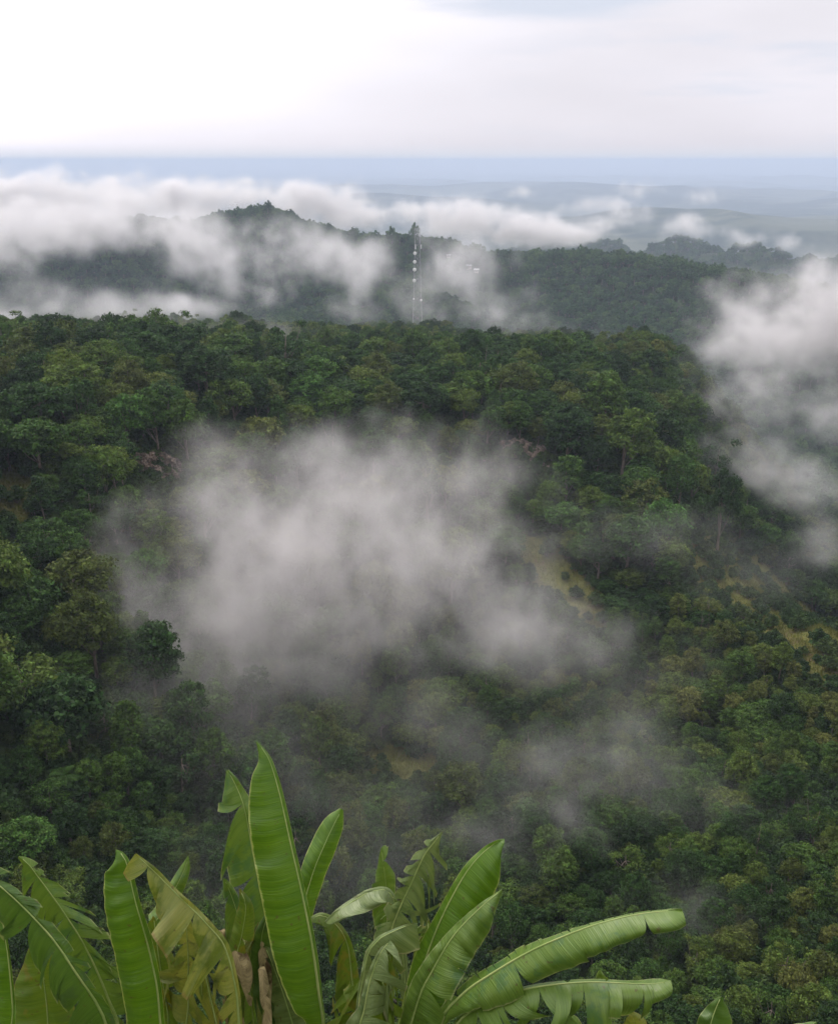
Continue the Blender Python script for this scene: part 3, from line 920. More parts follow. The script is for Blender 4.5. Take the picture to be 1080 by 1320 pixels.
def build_mast():
    rr = 500.0
    top = at_range(538, 286, rr)
    bx_, by_ = top[0], top[1]
    gz = float(terrain(bx_, by_)) - .3
    H = top[2] - gz
    root = empty('radio_mast', (bx_, by_, gz))
    tag(root, 'tall steel lattice radio mast hung with white antennas in front of the far ridge', 'mast')

    def hw(z): return 2.6 - 1.35 * min(1, z / (H * .8))
    nlev = 18
    for a, b in ((-1, -1), (1, -1), (1, 1), (-1, 1)):
        v, f = tube([(a * hw(H * t), b * hw(H * t), H * t) for t in (0, .25, .5, .75, .95)], [.14, .13, .12, .11, .10], 6)
        mesh_obj('leg', v, f, M_STEEL, root)
    parts = []
    cor = [(-1, -1), (1, -1), (1, 1), (-1, 1)]
    for l in range(nlev):
        z0, z1 = H * .95 * l / nlev, H * .95 * (l + 1) / nlev
        for q in range(4):
            (a, b), (c, d) = cor[q], cor[(q + 1) % 4]
            parts.append(tube([(a * hw(z1), b * hw(z1), z1), (c * hw(z1), d * hw(z1), z1)], [.032, .032], 4))
            parts.append(tube([(a * hw(z0), b * hw(z0), z0), (c * hw(z1), d * hw(z1), z1)], [.032, .032], 4))
            parts.append(tube([(c * hw(z0), d * hw(z0), z0), (a * hw(z1), b * hw(z1), z1)], [.032, .032], 4))
    v, f = join_geo(parts); mesh_obj('bracing', v, f, M_STEEL, root)
    v, f = tube([(0, 0, H * .9), (0, 0, H)], [.07, .04], 6); mesh_obj('lightning_rod', v, f, M_STEEL, root)

    def zpx(py): return at_range(538, py, rr)[2] - gz
    for py, sx, dia in ((326, -1, 1.7), (337, -1, 1.7), (347, -1, 1.8), (361, -1, 1.7), (386, 1, 1.2), (384.5, -1, .9)):
        z = zpx(py); x = sx * (hw(z) - .1) * (1 if abs(sx) > 0 else 0)
        y = -hw(z) - .55
        prof = [(0.0, .42), (.5, .38), (.85, .2), (1.0, 0), (1.02, -.22), (0.98, -.26), (0, -.28)]
        V, F = [], []
        m = 20
        for rad, dy in prof:
            for k in range(m):
                t = 2 * math.pi * k / m
                V.append((x + rad * dia / 2 * math.cos(t), y + dy * dia * .6, z + rad * dia / 2 * math.sin(t)))
        for i in range(len(prof) - 1):
            for k in range(m):
                F.append((i * m + k, i * m + (k + 1) % m, (i + 1) * m + (k + 1) % m, (i + 1) * m + k))
        dsh = mesh_obj('dish_antenna', V, F, M_WHITE, root, smooth=True)
        bv, bf = tube([(x, y + .2, z), (x, -hw(z) + .05, z)], [.09, .09], 6); mesh_obj('bracket', bv, bf, M_STEEL, dsh)
    for py, n_ in ((318, 3),):
        z = zpx(py)
        for q in range(3):
            t = 2 * math.pi * q / 3 - .5
            v, f = box_geo((math.sin(t) * (hw(z) + .6), -math.cos(t) * (hw(z) + .6), z), (.36, .3, 2.0)); mesh_obj('panel_antenna', v, f, M_WHITE, root)


build_mast()


# ------------------------------------------------------------------ small houses on the far ridge
def hut(px, py, r, w, d, h, rz, lab, roofm):
    r = ground_hit(px, py, h * .6, 600, 2600) or r
    p = at_range(px, py, r); gz = float(terrain(p[0], p[1]))
    root = empty('house', (p[0], p[1], gz), rz)
    tag(root, lab, 'house', 'houses on the far ridge')
    v, f = box_geo((0, 0, h / 2 - 2.5), (w, d, h + 5)); mesh_obj('wall', v, f, M_PLASTER, root)
    rh = h * .45; e = .5
    V = [(-w / 2 - e, -d / 2 - e, h), (w / 2 + e, -d / 2 - e, h), (w / 2 + e, d / 2 + e, h), (-w / 2 - e, d / 2 + e, h), (-w / 2 - e, 0, h + rh), (w / 2 + e, 0, h + rh)]
    V += [(a, b, c + .15) for a, b, c in V]
    F = [(6, 7, 11, 10), (8, 9, 10, 11), (6, 10, 9), (7, 8, 11), (0, 4, 5, 1), (2, 5, 4, 3), (0, 1, 7, 6), (2, 3, 9, 8), (0, 3, 4), (1, 5, 2)]
    mesh_obj('roof', V, F, roofm, root)
    for sx in (-.28, .28):
        v, f = box_geo((sx * w, -d / 2 - .01, h * .55), (1.0, .08, 1.1)); mesh_obj('window', v, f, M_DARKGLASS, root)
    v, f = box_geo((0, -d / 2 - .01, 1.0), (.9, .08, 2.0)); mesh_obj('door', v, f, M_BARK, root)


hut(604, 344, 985, 5, 4, 2.2, .2, 'small pale house with tin roof on the far ridge slope right of the mast', M_TIN)
hut(614, 349, 975, 4.4, 4, 2.0, -.1, 'smaller white roofed house just below the pale house on the far ridge', M_WHITE)
hut(578, 330, 1010, 3.6, 3, 1.8, .1, 'tiny pale house nearest the mast under the far ridge crest', M_TIN)
hut(1061, 324, 1700, 9, 7, 4, .3, 'white building half lost in mist at the right edge of the hills', M_WHITE)

# ------------------------------------------------------------------ banana plants
def banana_mat(name, c_dark, c_light, c_rim, transl=0.32, rim=0.5, blotch=None, rough=0.38, spec=0.45):
    m = bpy.data.materials.new(name); m.use_nodes = True
    t = NT(m.node_tree)
    uv = t.n('ShaderNodeUVMap'); uv.uv_map = 'UVMap'
    sep = t.n('ShaderNodeSeparateXYZ', Vector=uv)
    u, v = sep.outputs[0], sep.outputs[1]
    # side veins run from the midrib to the margin, bending a little towards the tip
    va = t.math('ABSOLUTE', v)
    uu = t.math('SUBTRACT', u, t.math('MULTIPLY', va, 0.05))
    cv = t.n('ShaderNodeCombineXYZ', X=t.math('MULTIPLY', uu, 30.0), Y=t.math('MULTIPLY', v, 0.5))
    n1 = t.n('ShaderNodeTexNoise', Vector=cv, Scale=1.0, Detail=3.0, Roughness=0.6)
    cv2 = t.n('ShaderNodeCombineXYZ', X=t.math('MULTIPLY', uu, 170.0), Y=t.math('MULTIPLY', v, 0.6))
    n2 = t.n('ShaderNodeTexNoise', Vector=cv2, Scale=1.0, Detail=1.0)
    tc = t.n('ShaderNodeTexCoord')
    n3 = t.n('ShaderNodeTexNoise', Vector=tc.outputs['Object'], Scale=3.5, Detail=3.0, Roughness=0.55)
    f = t.math('ADD', t.math('MULTIPLY', t.smooth(n1.outputs[0], 0.3, 0.7), 0.55), t.math('MULTIPLY', t.smooth(n3.outputs[0], 0.3, 0.7), 0.45))
    c = t.mixc(f, g(*c_dark), g(*c_light))
    c = t.mixc(t.math('MULTIPLY', t.smooth(n2.outputs[0], 0.45, 0.75), 0.28), c, g(*[min(1, q * 1.5) for q in c_light]))
    if blotch:
        n4 = t.n('ShaderNodeTexNoise', Vector=tc.outputs['Object'], Scale=6.0, Detail=4.0, Roughness=0.65)
        c = t.mixc(t.smooth(n4.outputs[0], 0.52, 0.64), c, g(*blotch))
    edge = t.math('MULTIPLY', t.smooth(t.math('ADD', va, t.math('MULTIPLY', t.math('SUBTRACT', n1.outputs[0], 0.5), 0.12)), 0.93, 0.985), rim)
    c = t.mixc(edge, c, g(*c_rim))
    n5 = t.n('ShaderNodeTexNoise', Vector=tc.outputs['Object'], Scale=26.0, Detail=2.0)
    c = t.mixc(t.math('MULTIPLY', t.smooth(n5.outputs[0], 0.66, 0.74), 0.6), c, g(0.09, 0.06, 0.025))
    h = t.math('ADD', n1.outputs[0], t.math('MULTIPLY', n2.outputs[0], 0.35))
    b = t.n('ShaderNodeBump', Strength=0.55, Distance=0.012, Height=h)
    p = t.n('ShaderNodeBsdfPrincipled', Base__Color=c, Roughness=rough, Normal=b)
    p.inputs['Specular IOR Level'].default_value = spec
    tr = t.n('ShaderNodeBsdfTranslucent', Color=t.mixc(1.0, c, g(1.15, 1.1, 0.5), 'MULTIPLY'), Normal=b)
    t.n('ShaderNodeOutputMaterial', Surface=t.n('ShaderNodeMixShader', _0=transl, _1=p, _2=tr))
    return m


BM = dict(
    green=banana_mat('banana_leaf_green', (0.055, 0.130, 0.008), (0.105, 0.200, 0.013), (0.42, 0.46, 0.16), rim=0.75),
    deep=banana_mat('banana_leaf_deep', (0.048, 0.105, 0.014), (0.085, 0.155, 0.026), (0.34, 0.36, 0.15), blotch=(0.06, 0.11, 0.03)),
    pale=banana_mat('banana_leaf_pale', (0.080, 0.150, 0.020), (0.135, 0.210, 0.036), (0.42, 0.42, 0.22), blotch=(0.075, 0.15, 0.04), transl=.25),
    silver=banana_mat('banana_leaf_silver', (0.095, 0.145, 0.038), (0.170, 0.220, 0.080), (0.40, 0.36, 0.22), blotch=(0.09, 0.14, 0.04), transl=.2),
    yellow=banana_mat('banana_leaf_yellowing', (0.13, 0.175, 0.03), (0.25, 0.255, 0.065), (0.22, 0.13, 0.05), blotch=(0.11, 0.15, 0.025), transl=.3),
    olive=banana_mat('banana_leaf_olive', (0.066, 0.125, 0.012), (0.120, 0.175, 0.022), (0.26, 0.22, 0.08), blotch=(0.15, 0.15, 0.022), transl=.35),
    dry=banana_mat('banana_leaf_dry', (0.13, 0.095, 0.045), (0.34, 0.28, 0.14), (0.14, 0.09, 0.05), blotch=(0.09, 0.06, 0.03), transl=.15, rough=.8, spec=.15),
)
M_RIB = simple_mat('banana_midrib', (0.23, 0.31, 0.085), (0.33, 0.38, 0.13), 6.0, 0.45, 0.1)
M_RIB_DRY = simple_mat('banana_midrib_dry', (0.20, 0.15, 0.07), (0.30, 0.24, 0.11), 6.0, 0.8, 0.1)
M_STEM = simple_mat('banana_stem', (0.09, 0.085, 0.035), (0.20, 0.19, 0.08), 5.0, 0.6, 0.4, stretch=(1, 1, .15))


def spline(P, n):
    """Catmull-Rom through the rows of P, resampled evenly"""
    P = np.asarray(P, float)
    Q = np.vstack([2 * P[0] - P[1], P, 2 * P[-1] - P[-2]])
    out = []
    for i in range(1, len(Q) - 2):
        for t in np.linspace(0, 1, 24, endpoint=False):
            a, b, c, d = Q[i - 1], Q[i], Q[i + 1], Q[i + 2]
            out.append(.5 * ((2 * b) + (c - a) * t + (2 * a - 5 * b + 4 * c - d) * t * t + (3 * b - a - 3 * c + d) * t ** 3))
    out.append(Q[-2]); out = np.array(out)
    s = np.concatenate([[0], np.cumsum(np.linalg.norm(np.diff(out[:, :2], axis=0), axis=1))])
    ss = np.linspace(0, s[-1], n)
    return np.stack([np.interp(ss, s, out[:, k]) for k in range(P.shape[1])], 1)


def banana_leaf(plant, pts, mat, tl=0, tr=0, dzl=0.10, dzr=0.10, sweep=-0.12, curl=0.05, rag=0.5, label=None, rib=0.014, seed=0, t0=.3, gap=.5, rim_rib=None, wav=.008):
    """pts from the plant's heart to the tip: photo x, y, depth, and the half widths seen left and right of the midrib (px)"""
    rn = np.random.default_rng(1000 + seed)
    n = 120
    S = spline(pts, n)
    S[:, 3:5] = np.maximum(S[:, 3:5], 0.4)
    M3 = np.array([at_depth(*q[:3]) for q in S])
    tan = np.gradient(S[:, :2], axis=0); tan /= np.linalg.norm(tan, axis=1, keepdims=True)
    perp = np.stack([tan[:, 1], -tan[:, 0]], 1)      # image left of the direction of growth
    org = M3[0].copy()
    arc = np.concatenate([[0], np.cumsum(np.linalg.norm(np.diff(M3, axis=0), axis=1))])
    V, F, UV = [], [], []
    mcols = 8
    for side, ntear, dz, wi in ((1, tl, dzl, 3), (-1, tr, dzr, 4)):
        w = S[:, wi]
        mpx = S[:, :2] + perp * (side * w)[:, None] + tan * (sweep * w)[:, None]
        wm = w / FPX * S[:, 2]
        wob = np.array([mnoise.noise(Vector((i * .16, seed * 3.7, side * 5.0))) for i in range(n)])
        B3 = np.array([at_depth(a[0], a[1], d + dz * min(1, x / 30) + wv * .05) for a, d, x, wv in zip(mpx, S[:, 2], w, wob)])
        nat = np.array(FWD) * -1
        # segments between tears
        cuts = [0, n - 1]
        if ntear:
            c_ = t0 + (0.985 - t0) * (np.arange(ntear) + rn.uniform(.05, .95, ntear)) / ntear
            cuts = sorted(set([0] + [int(q * (n - 1)) for q in c_] + [n - 1]))
        for a, b in zip(cuts[:-1], cuts[1:]):
            if b - a < 1: continue
            k = max(3, (b - a) + 1)
            idx = np.linspace(a, b, k)
            torn = ntear > 0
            shrink = gap * rn.uniform(.1, 1.0) if torn else 0
            lift = rn.normal() * .09 * rag if torn else 0
            slide = rn.normal() * .16 * rag - .08 * rag if torn else 0
            leng = 1 + (rn.uniform(-.30, .05) * rag if torn else 0)
            drop = abs(rn.normal()) * .10 * rag if torn else 0
            base = len(V)
            mid = (a + b) / 2
            for q in idx:
                for j in range(mcols):
                    s = j / (mcols - 1)
                    qi = mid + (q - mid) * (1 - shrink * s ** 1.3)
                    i0 = int(min(qi, n - 2)); fr = qi - i0
                    m0 = M3[int(min(q, n - 2))] * (1 - (q - int(min(q, n - 2)))) + M3[int(min(q, n - 2)) + 1] * (q - int(min(q, n - 2)))
                    m1 = M3[i0] * (1 - fr) + M3[i0 + 1] * fr
                    e1 = B3[i0] * (1 - fr) + B3[i0 + 1] * fr
                    ww = wm[i0]
                    mm = m0 * (1 - s) + m1 * s
                    p = mm + (e1 - m1) * s * leng
                    p = p + nat * (curl * ww / .2 * math.sin(math.pi * s) * .9)
                    tn = (M3[i0 + 1] - M3[i0]); tn = tn / (np.linalg.norm(tn) + 1e-9)
                    p = p + s * s * (nat * lift * ww / .2 + tn * slide * ww / .2 * 1.0 + np.array([0, 0, -1]) * drop * ww / .2)
                    rip = math.sin(arc[i0] * 38 + 5 * math.sin(arc[i0] * 7 + seed)) * wav * (s * (1.15 - .4 * s)) * min(1, ww / .12)
                    p = p + nat * rip
                    V.append(p - org); UV.append((arc[i0] + fr * (arc[i0 + 1] - arc[i0]), side * s))
            for i in range(k - 1):
                for j in range(mcols - 1):
                    q0 = base + i * mcols + j
                    f = (q0, q0 + mcols, q0 + mcols + 1, q0 + 1)
                    F.append(f if side > 0 else f[::-1])
    lf = mesh_obj('leaf', V, F, BM[mat], plant, uv=UV, smooth=True)
    lf.location = org - np.array(plant.location)
    if label: lf['label'] = label
    rad = [rib * (1 - .86 * (i / (n - 1)) ** .8) for i in range(0, n, 3)]
    rv, rf = tube([M3[i] - org for i in range(0, n, 3)], rad, 6)
    mesh_obj('midrib', rv, rf, rim_rib or (M_RIB_DRY if mat in ('dry',) else M_RIB), lf, smooth=True)
    return lf


def banana_plant(px, py, d, label, r0=.13):
    h = at_depth(px, py, d)
    gz = float(terrain(h[0], h[1]))
    root = empty('banana_plant', (float(h[0]), float(h[1]), gz))
    tag(root, label, 'banana plant', 'banana plants in front of the ravine')
    H = h[2] - gz
    V, F = [], []
    prof = [(-.25, 1.5), (0, 1.35), (.12, 1.15), (.35, 1.02), (.6, .9), (.85, .75), (1.0, .55), (1.06, .3)]
    m = 20
    for tz, rr in prof:
        for k in range(m):
            a = 2 * math.pi * k / m
            q = r0 * rr * (1 + .06 * math.sin(5 * a + tz * 3) + .03 * math.sin(9 * a))
            V.append((q * math.cos(a), q * math.sin(a), H * tz))
    for i in range(len(prof) - 1):
        for k in range(m): F.append((i * m + k, i * m + (k + 1) % m, (i + 1) * m + (k + 1) % m, (i + 1) * m + k))
    F.append(tuple((len(prof) - 1) * m + k for k in range(m)))
    mesh_obj('pseudostem', V, F, M_STEM, root, smooth=True)
    root['heart'] = (px, py, d)
    return root


def L(plant, pts, mat, **kw):
    hx, hy, hd = plant['heart']
    L.i += 1
    return banana_leaf(plant, [(hx, hy, hd, 1.5, 1.5)] + pts, mat, seed=L.i, **kw)


L.i = 0
# left plant
B1 = banana_plant(140, 1500, 5.8, 'banana plant at far left with torn arching leaves and one upright furled leaf')
L(B1, [(50, 1400, 6.3, 26, 22), (62, 1330, 6.3, 48, 36), (56, 1260, 6.25, 38, 30), (47, 1226, 6.2, 14, 12), (43, 1212, 6.2, 1, 1)], 'olive', label='shaded olive leaf at the back')
L(B1, [(205, 1330, 6.7, 6, 6), (193, 1215, 6.6, 13, 11), (212, 1172, 6.6, 14, 12), (231, 1136, 6.6, 11, 12), (240, 1116, 6.6, 8, 8), (243, 1103, 6.6, 1, 1)], 'pale', tl=2, tr=2, rib=.009)
L(B1, [(155, 1345, 5.85, 26, 16), (139, 1285, 5.8, 40, 32), (111, 1222, 5.7, 42, 38), (83, 1177, 5.6, 38, 34), (53, 1135, 5.5, 30, 18), (36, 1113, 5.45, 16, 8), (24, 1104, 5.4, 2, 2)], 'pale',
  tl=14, tr=22, rag=.8, sweep=-.25, dzr=.2, label='pale leaf torn into strips')
L(B1, [(140, 1345, 5.5, 26, 12), (128, 1299, 5.4, 37, 16), (97, 1252, 5.3, 40, 15), (69, 1211, 5.25, 38, 17), (33, 1172, 5.2, 35, 18), (0, 1142, 5.15, 31, 18), (-40, 1112, 5.1, 15, 10), (-55, 1102, 5.1, 1, 1)], 'deep',
  tl=12, tr=12, rag=.7, sweep=-.3)
L(B1, [(22, 1390, 5.6, 20, 6), (17, 1300, 5.55, 24, 4), (11, 1235, 5.5, 20, 3), (4, 1190, 5.5, 9, 2), (1, 1178, 5.5, 1, 1)], 'green')
L(B1, [(214, 1400, 5.7, 34, 6), (207, 1320, 5.65, 42, 6), (202, 1269, 5.6, 45, 6), (190, 1215, 5.55, 45, 7), (175, 1163, 5.5, 41, 6), (164, 1115, 5.5, 31, 5), (157, 1101, 5.5, 19, 3), (150, 1096, 5.5, 1, 1)], 'green',
  dzr=.25, dzl=.02, curl=.07, label='upright fresh green leaf with a curled tip')
# centre plant with the tallest leaf
B2 = banana_plant(370, 1500, 6.15, 'banana plant with the tallest upright leaf and yellowed dead leaves hanging below')
L(B2, [(372, 1330, 6.5, 8, 6), (346, 1200, 6.4, 36, 10), (327, 1105, 6.35, 42, 10), (316, 1045, 6.3, 38, 12), (304, 1012, 6.3, 24, 7), (293, 992, 6.3, 2, 2)], 'pale', tl=7, t0=.52, rag=.45, sweep=-.45, gap=.55, dzl=.02,
  label='torn leaf hanging in flaps behind the tallest leaf')
L(B2, [(382, 1300, 6.6, 6, 6), (388, 1190, 6.6, 13, 13), (402, 1130, 6.62, 16, 16), (418, 1090, 6.65, 17, 16), (432, 1060, 6.7, 14, 12), (441, 1043, 6.75, 3, 2)], 'green', rib=.01, dzr=.15)
L(B2, [(332, 1350, 6.35, 6, 5), (319, 1240, 6.25, 22, 8), (308, 1185, 6.2, 25, 7), (299, 1156, 6.15, 21, 8), (292, 1139, 6.1, 10, 5), (288, 1132, 6.1, 1, 1)], 'pale', tl=7, rag=.9, sweep=-.3, rib=.009)
L(B2, [(312, 1380, 6.05, 6, 8), (303, 1255, 6.0, 12, 15), (312, 1205, 5.95, 13, 15), (317, 1168, 5.9, 10, 9), (309, 1145, 5.9, 1, 1)], 'olive', rib=.009, tr=2)
L(B2, [(352, 1380, 6.25, 8, 10), (338, 1262, 6.2, 15, 12), (337, 1212, 6.15, 11, 16), (345, 1180, 6.1, 4, 6), (349, 1168, 6.1, 1, 1)], 'deep', rib=.009)
L(B2, [(395, 1390, 6.3, 18, 16), (380, 1330, 6.25, 24, 24), (362, 1272, 6.2, 23, 22), (347, 1232, 6.15, 11, 12), (342, 1220, 6.15, 1, 1)], 'silver', label='dull grey green leaf below the tallest leaf')
L(B2, [(318, 1380, 5.85, 8, 4), (304, 1275, 5.75, 30, 5), (290, 1221, 5.7, 46, 6), (272, 1197, 5.65, 48, 6), (250, 1174, 5.6, 44, 6), (222, 1147, 5.55, 36, 5), (200, 1124, 5.5, 26, 5), (181, 1107, 5.45, 22, 3), (174, 1101, 5.4, 6, 2)], 'yellow',
  tl=11, rag=1.1, sweep=-.35, gap=.3, dzl=-.05, label='yellowed torn leaf drooping to the left')
L(B2, [(250, 1390, 6.2, 10, 10), (243, 1290, 6.15, 36, 34), (243, 1240, 6.1, 38, 36), (241, 1200, 6.05, 26, 26), (240, 1172, 6.0, 4, 4)], 'yellow', tl=11, tr=11, rag=1.2, sweep=-.3, label='short yellowing leaf torn into strips')
L(B2, [(235, 1400, 6.35, 14, 12), (216, 1300, 6.3, 34, 26), (206, 1240, 6.25, 26, 24), (200, 1195, 6.25, 8, 8), (198, 1180, 6.2, 1, 1)], 'olive', tl=5, tr=6, rag=.9)
L(B2, [(416, 1390, 6.1, 8, 3), (416, 1318, 6.0, 21, 3), (412, 1288, 5.97, 37, 4), (404, 1228, 5.93, 51, 5), (391, 1160, 5.9, 53, 5), (374, 1085, 5.87, 50, 5), (362, 1030, 5.85, 44, 5), (351, 990, 5.84, 29, 4), (343, 972, 5.83, 12, 3), (331, 956, 5.82, 1, 1)], 'green',
  dzl=-.05, dzr=.3, curl=.06, rib=.017, wav=.006, label='tallest leaf standing upright, half folded and fresh green')
DRY = random.Random(4)
for q in range(8):
    x0 = DRY.uniform(228, 345); y0 = DRY.uniform(1195, 1265); ln = DRY.uniform(60, 130); dd = DRY.uniform(5.85, 6.4); w_ = DRY.uniform(5, 15); sx = DRY.uniform(-26, 26)
    L(B2, [(x0 * .6 + 148, 1390, dd + .05, 2, 2), (x0 + 6, y0 + 40, dd + .05, 3, 3), (x0, y0, dd, 5, 5), (x0 - sx * .3, y0 + 6, dd - .06, w_ * .7, w_ * .6), (x0 - sx * .7, y0 + ln * .5, dd - .09, w_, w_ * .8), (x0 - sx, y0 + ln, dd - .08, 2, 2)],
      'dry' if q % 3 else 'yellow', tl=4, tr=4, rag=1.3, rib=.008, label='withered brown leaf hanging down' if q % 3 else 'yellow leaf scrap hanging down')
# middle plant
B3_ = banana_plant(498, 1500, 5.95, 'banana plant in the middle with wind shredded pale leaves and two broad upright leaves')
L(B3_, [(500, 1380, 6.4, 4, 4), (499, 1195, 6.3, 15, 13), (498, 1148, 6.25, 19, 15), (495, 1119, 6.2, 15, 18), (493, 1105, 6.2, 8, 10), (492, 1092, 6.2, 1, 1)], 'pale', tl=8, tr=8, rag=.8, rib=.009, sweep=.1)
L(B3_, [(470, 1400, 6.4, 6, 6), (455, 1275, 6.38, 24, 10), (448, 1218, 6.35, 34, 6), (433, 1192, 6.3, 34, 5), (415, 1180, 6.3, 24, 4), (398, 1186, 6.3, 3, 2)], 'olive', tl=4, rag=1, dzl=.05)
L(B3_, [(522, 1340, 6.1, 4, 4), (516, 1205, 6.05, 10, 6), (503, 1152, 6.0, 20, 4), (479, 1149, 5.95, 25, 4), (458, 1160, 5.95, 23, 4), (436, 1174, 5.9, 20, 3), (420, 1189, 5.9, 10, 2)], 'silver', tl=4, rag=.6, dzl=-.12, label='silvery leaf folded over to the left')
L(B3_, [(545, 1400, 6.2, 8, 8), (546, 1245, 6.15, 16, 18), (550, 1207, 6.1, 13, 14), (553, 1185, 6.1, 1, 1)], 'olive', tl=1, tr=1)
L(B3_, [(488, 1330, 5.9, 4, 4), (496, 1255, 5.85, 8, 10), (505, 1199, 5.8, 24, 48), (516, 1169, 5.75, 22, 48), (530, 1139, 5.7, 20, 40), (546, 1104, 5.65, 16, 34), (560, 1085, 5.62, 12, 20), (570, 1072, 5.6, 2, 3)], 'silver', tl=24, tr=24, t0=.42, rag=.8, sweep=.05, gap=.7,
  label='pale leaf shredded into fine strips')
L(B3_, [(500, 1400, 5.95, 5, 8), (528, 1320, 5.85, 14, 30), (548, 1240, 5.78, 16, 42), (570, 1182, 5.72, 9, 48), (600, 1126, 5.66, 7, 48), (624, 1098, 5.62, 5, 38), (640, 1086, 5.6, 3, 22), (650, 1083, 5.6, 2, 4)], 'green', tr=2, rag=.15, gap=.1, dzr=-.05, dzl=.2, curl=.06,
  label='broad fresh green leaf leaning right')
L(B3_, [(505, 1420, 5.65, 5, 8), (537, 1296, 5.52, 16, 36), (558, 1250, 5.5, 16, 36), (585, 1206, 5.48, 9, 36), (617, 1172, 5.46, 5, 28), (638, 1154, 5.45, 2, 10), (647, 1147, 5.45, 1, 1)], 'pale', tr=6, rag=.4, gap=.25, dzr=-.04, rim_rib=M_RIB)
L(B3_, [(458, 1400, 5.6, 22, 20), (463, 1317, 5.55, 46, 42), (472, 1286, 5.5, 44, 50), (485, 1245, 5.48, 36, 48), (497, 1217, 5.45, 20, 30), (506, 1202, 5.45, 4, 6)], 'olive', tl=12, tr=15, rag=1.2, gap=.45, sweep=.35, rim_rib=M_RIB_DRY, label='ragged olive leaf with silvery edges')
L(B3_, [(462, 1360, 5.5, 20, 26), (470, 1300, 5.42, 8, 40), (478, 1262, 5.4, 6, 46), (490, 1230, 5.38, 4, 40), (503, 1212, 5.38, 3, 10)], 'silver', tr=16, rag=1.3, gap=.6, sweep=.5, dzr=-.1)
L(B3_, [(462, 1350, 5.5, 3, 3), (471, 1245, 5.45, 4, 13), (486, 1214, 5.4, 4, 16), (509, 1200, 5.38, 3, 20), (529, 1192, 5.36, 2, 17), (538, 1191, 5.35, 1, 3)], 'silver', tr=3, rag=.7, rib=.01)
# right plant with the two arching leaves
B4 = banana_plant(548, 1510, 5.75, 'banana plant with two long leaves arching out to the right')
L(B4, [(552, 1400, 5.65, 3, 3), (566, 1320, 5.5, 8, 8), (597, 1281, 5.4, 10, 24), (634, 1255, 5.3, 11, 34), (678, 1229, 5.2, 11, 38), (719, 1210, 5.1, 8, 40), (767, 1192, 5.0, 4, 40), (819, 1179, 4.95, 3, 32), (862, 1174, 4.9, 3, 28), (879, 1173, 4.9, 2, 20)], 'pale',
  tl=26, tr=5, rag=.35, gap=.12, sweep=.1, dzl=.3, dzr=-.1, curl=.07, label='upper arching leaf with a frayed tan far edge')
L(B4, [(556, 1420, 5.6, 3, 3), (588, 1322, 5.45, 6, 20), (634, 1292, 5.3, 6, 36), (671, 1277, 5.2, 5, 38), (708, 1270, 5.15, 5, 42), (760, 1266, 5.1, 5, 44), (815, 1268, 5.05, 5, 38), (845, 1268, 5.0, 8, 24), (864, 1264, 5.0, 5, 18)], 'pale',
  tr=15, tl=4, rag=.8, gap=.2, sweep=.05, dzl=.25, dzr=-.08, curl=.08, label='lower arching leaf with a torn hanging edge')
# the two low ones at the bottom right edge of the view
B5 = banana_plant(795, 1530, 6.2, 'low banana plant whose tips just show under the arching leaves')
L(B5, [(785, 1400, 6.3, 5, 5), (776, 1280, 6.25, 11, 11), (773, 1258, 6.2, 5, 6), (773, 1250, 6.2, 1, 1)], 'pale', rib=.009)
L(B5, [(815, 1400, 6.1, 8, 8), (817, 1328, 6.05, 15, 17), (816, 1312, 6.0, 10, 12), (814, 1304, 6.0, 2, 2)], 'yellow', rib=.009)
L(B5, [(735, 1400, 6.2, 14, 16), (728, 1330, 6.15, 20, 24), (722, 1312, 6.1, 10, 13), (719, 1304, 6.1, 2, 2)], 'pale', rib=.009)
B6 = banana_plant(898, 1520, 5.9, 'young banana plant showing one leaf tip at the bottom edge right of the arching leaves')
L(B6, [(905, 1400, 5.8, 14, 16), (914, 1328, 5.7, 18, 30), (920, 1306, 5.7, 15, 25), (926, 1291, 5.7, 6, 13), (930, 1285, 5.7, 1, 1)], 'deep')
L(B6, [(960, 1420, 6.0, 8, 8), (1010, 1345, 6.1, 14, 14), (1040, 1325, 6.15, 8, 8), (1052, 1318, 6.2, 1, 1)], 'pale')

# ------------------------------------------------------------------ mist: fog grids grown by a node tree
def mist_mat(name, dens, col=(0.97, 0.955, 0.965), aniso=0.25, step=1.0):
    m = bpy.data.materials.new(name); m.use_nodes = True
    t = NT(m.node_tree)
    pv = t.n('ShaderNodeVolumePrincipled')
    pv.inputs['Color'].default_value = g(*col)
    pv.inputs['Density'].default_value = dens
    pv.inputs['Anisotropy'].default_value = aniso
    o_ = t.n('ShaderNodeOutputMaterial'); t.t.links.new(pv.outputs[0], o_.inputs['Volume'])
    try: m.cycles.volume_step_rate = step
    except Exception: pass
    return m


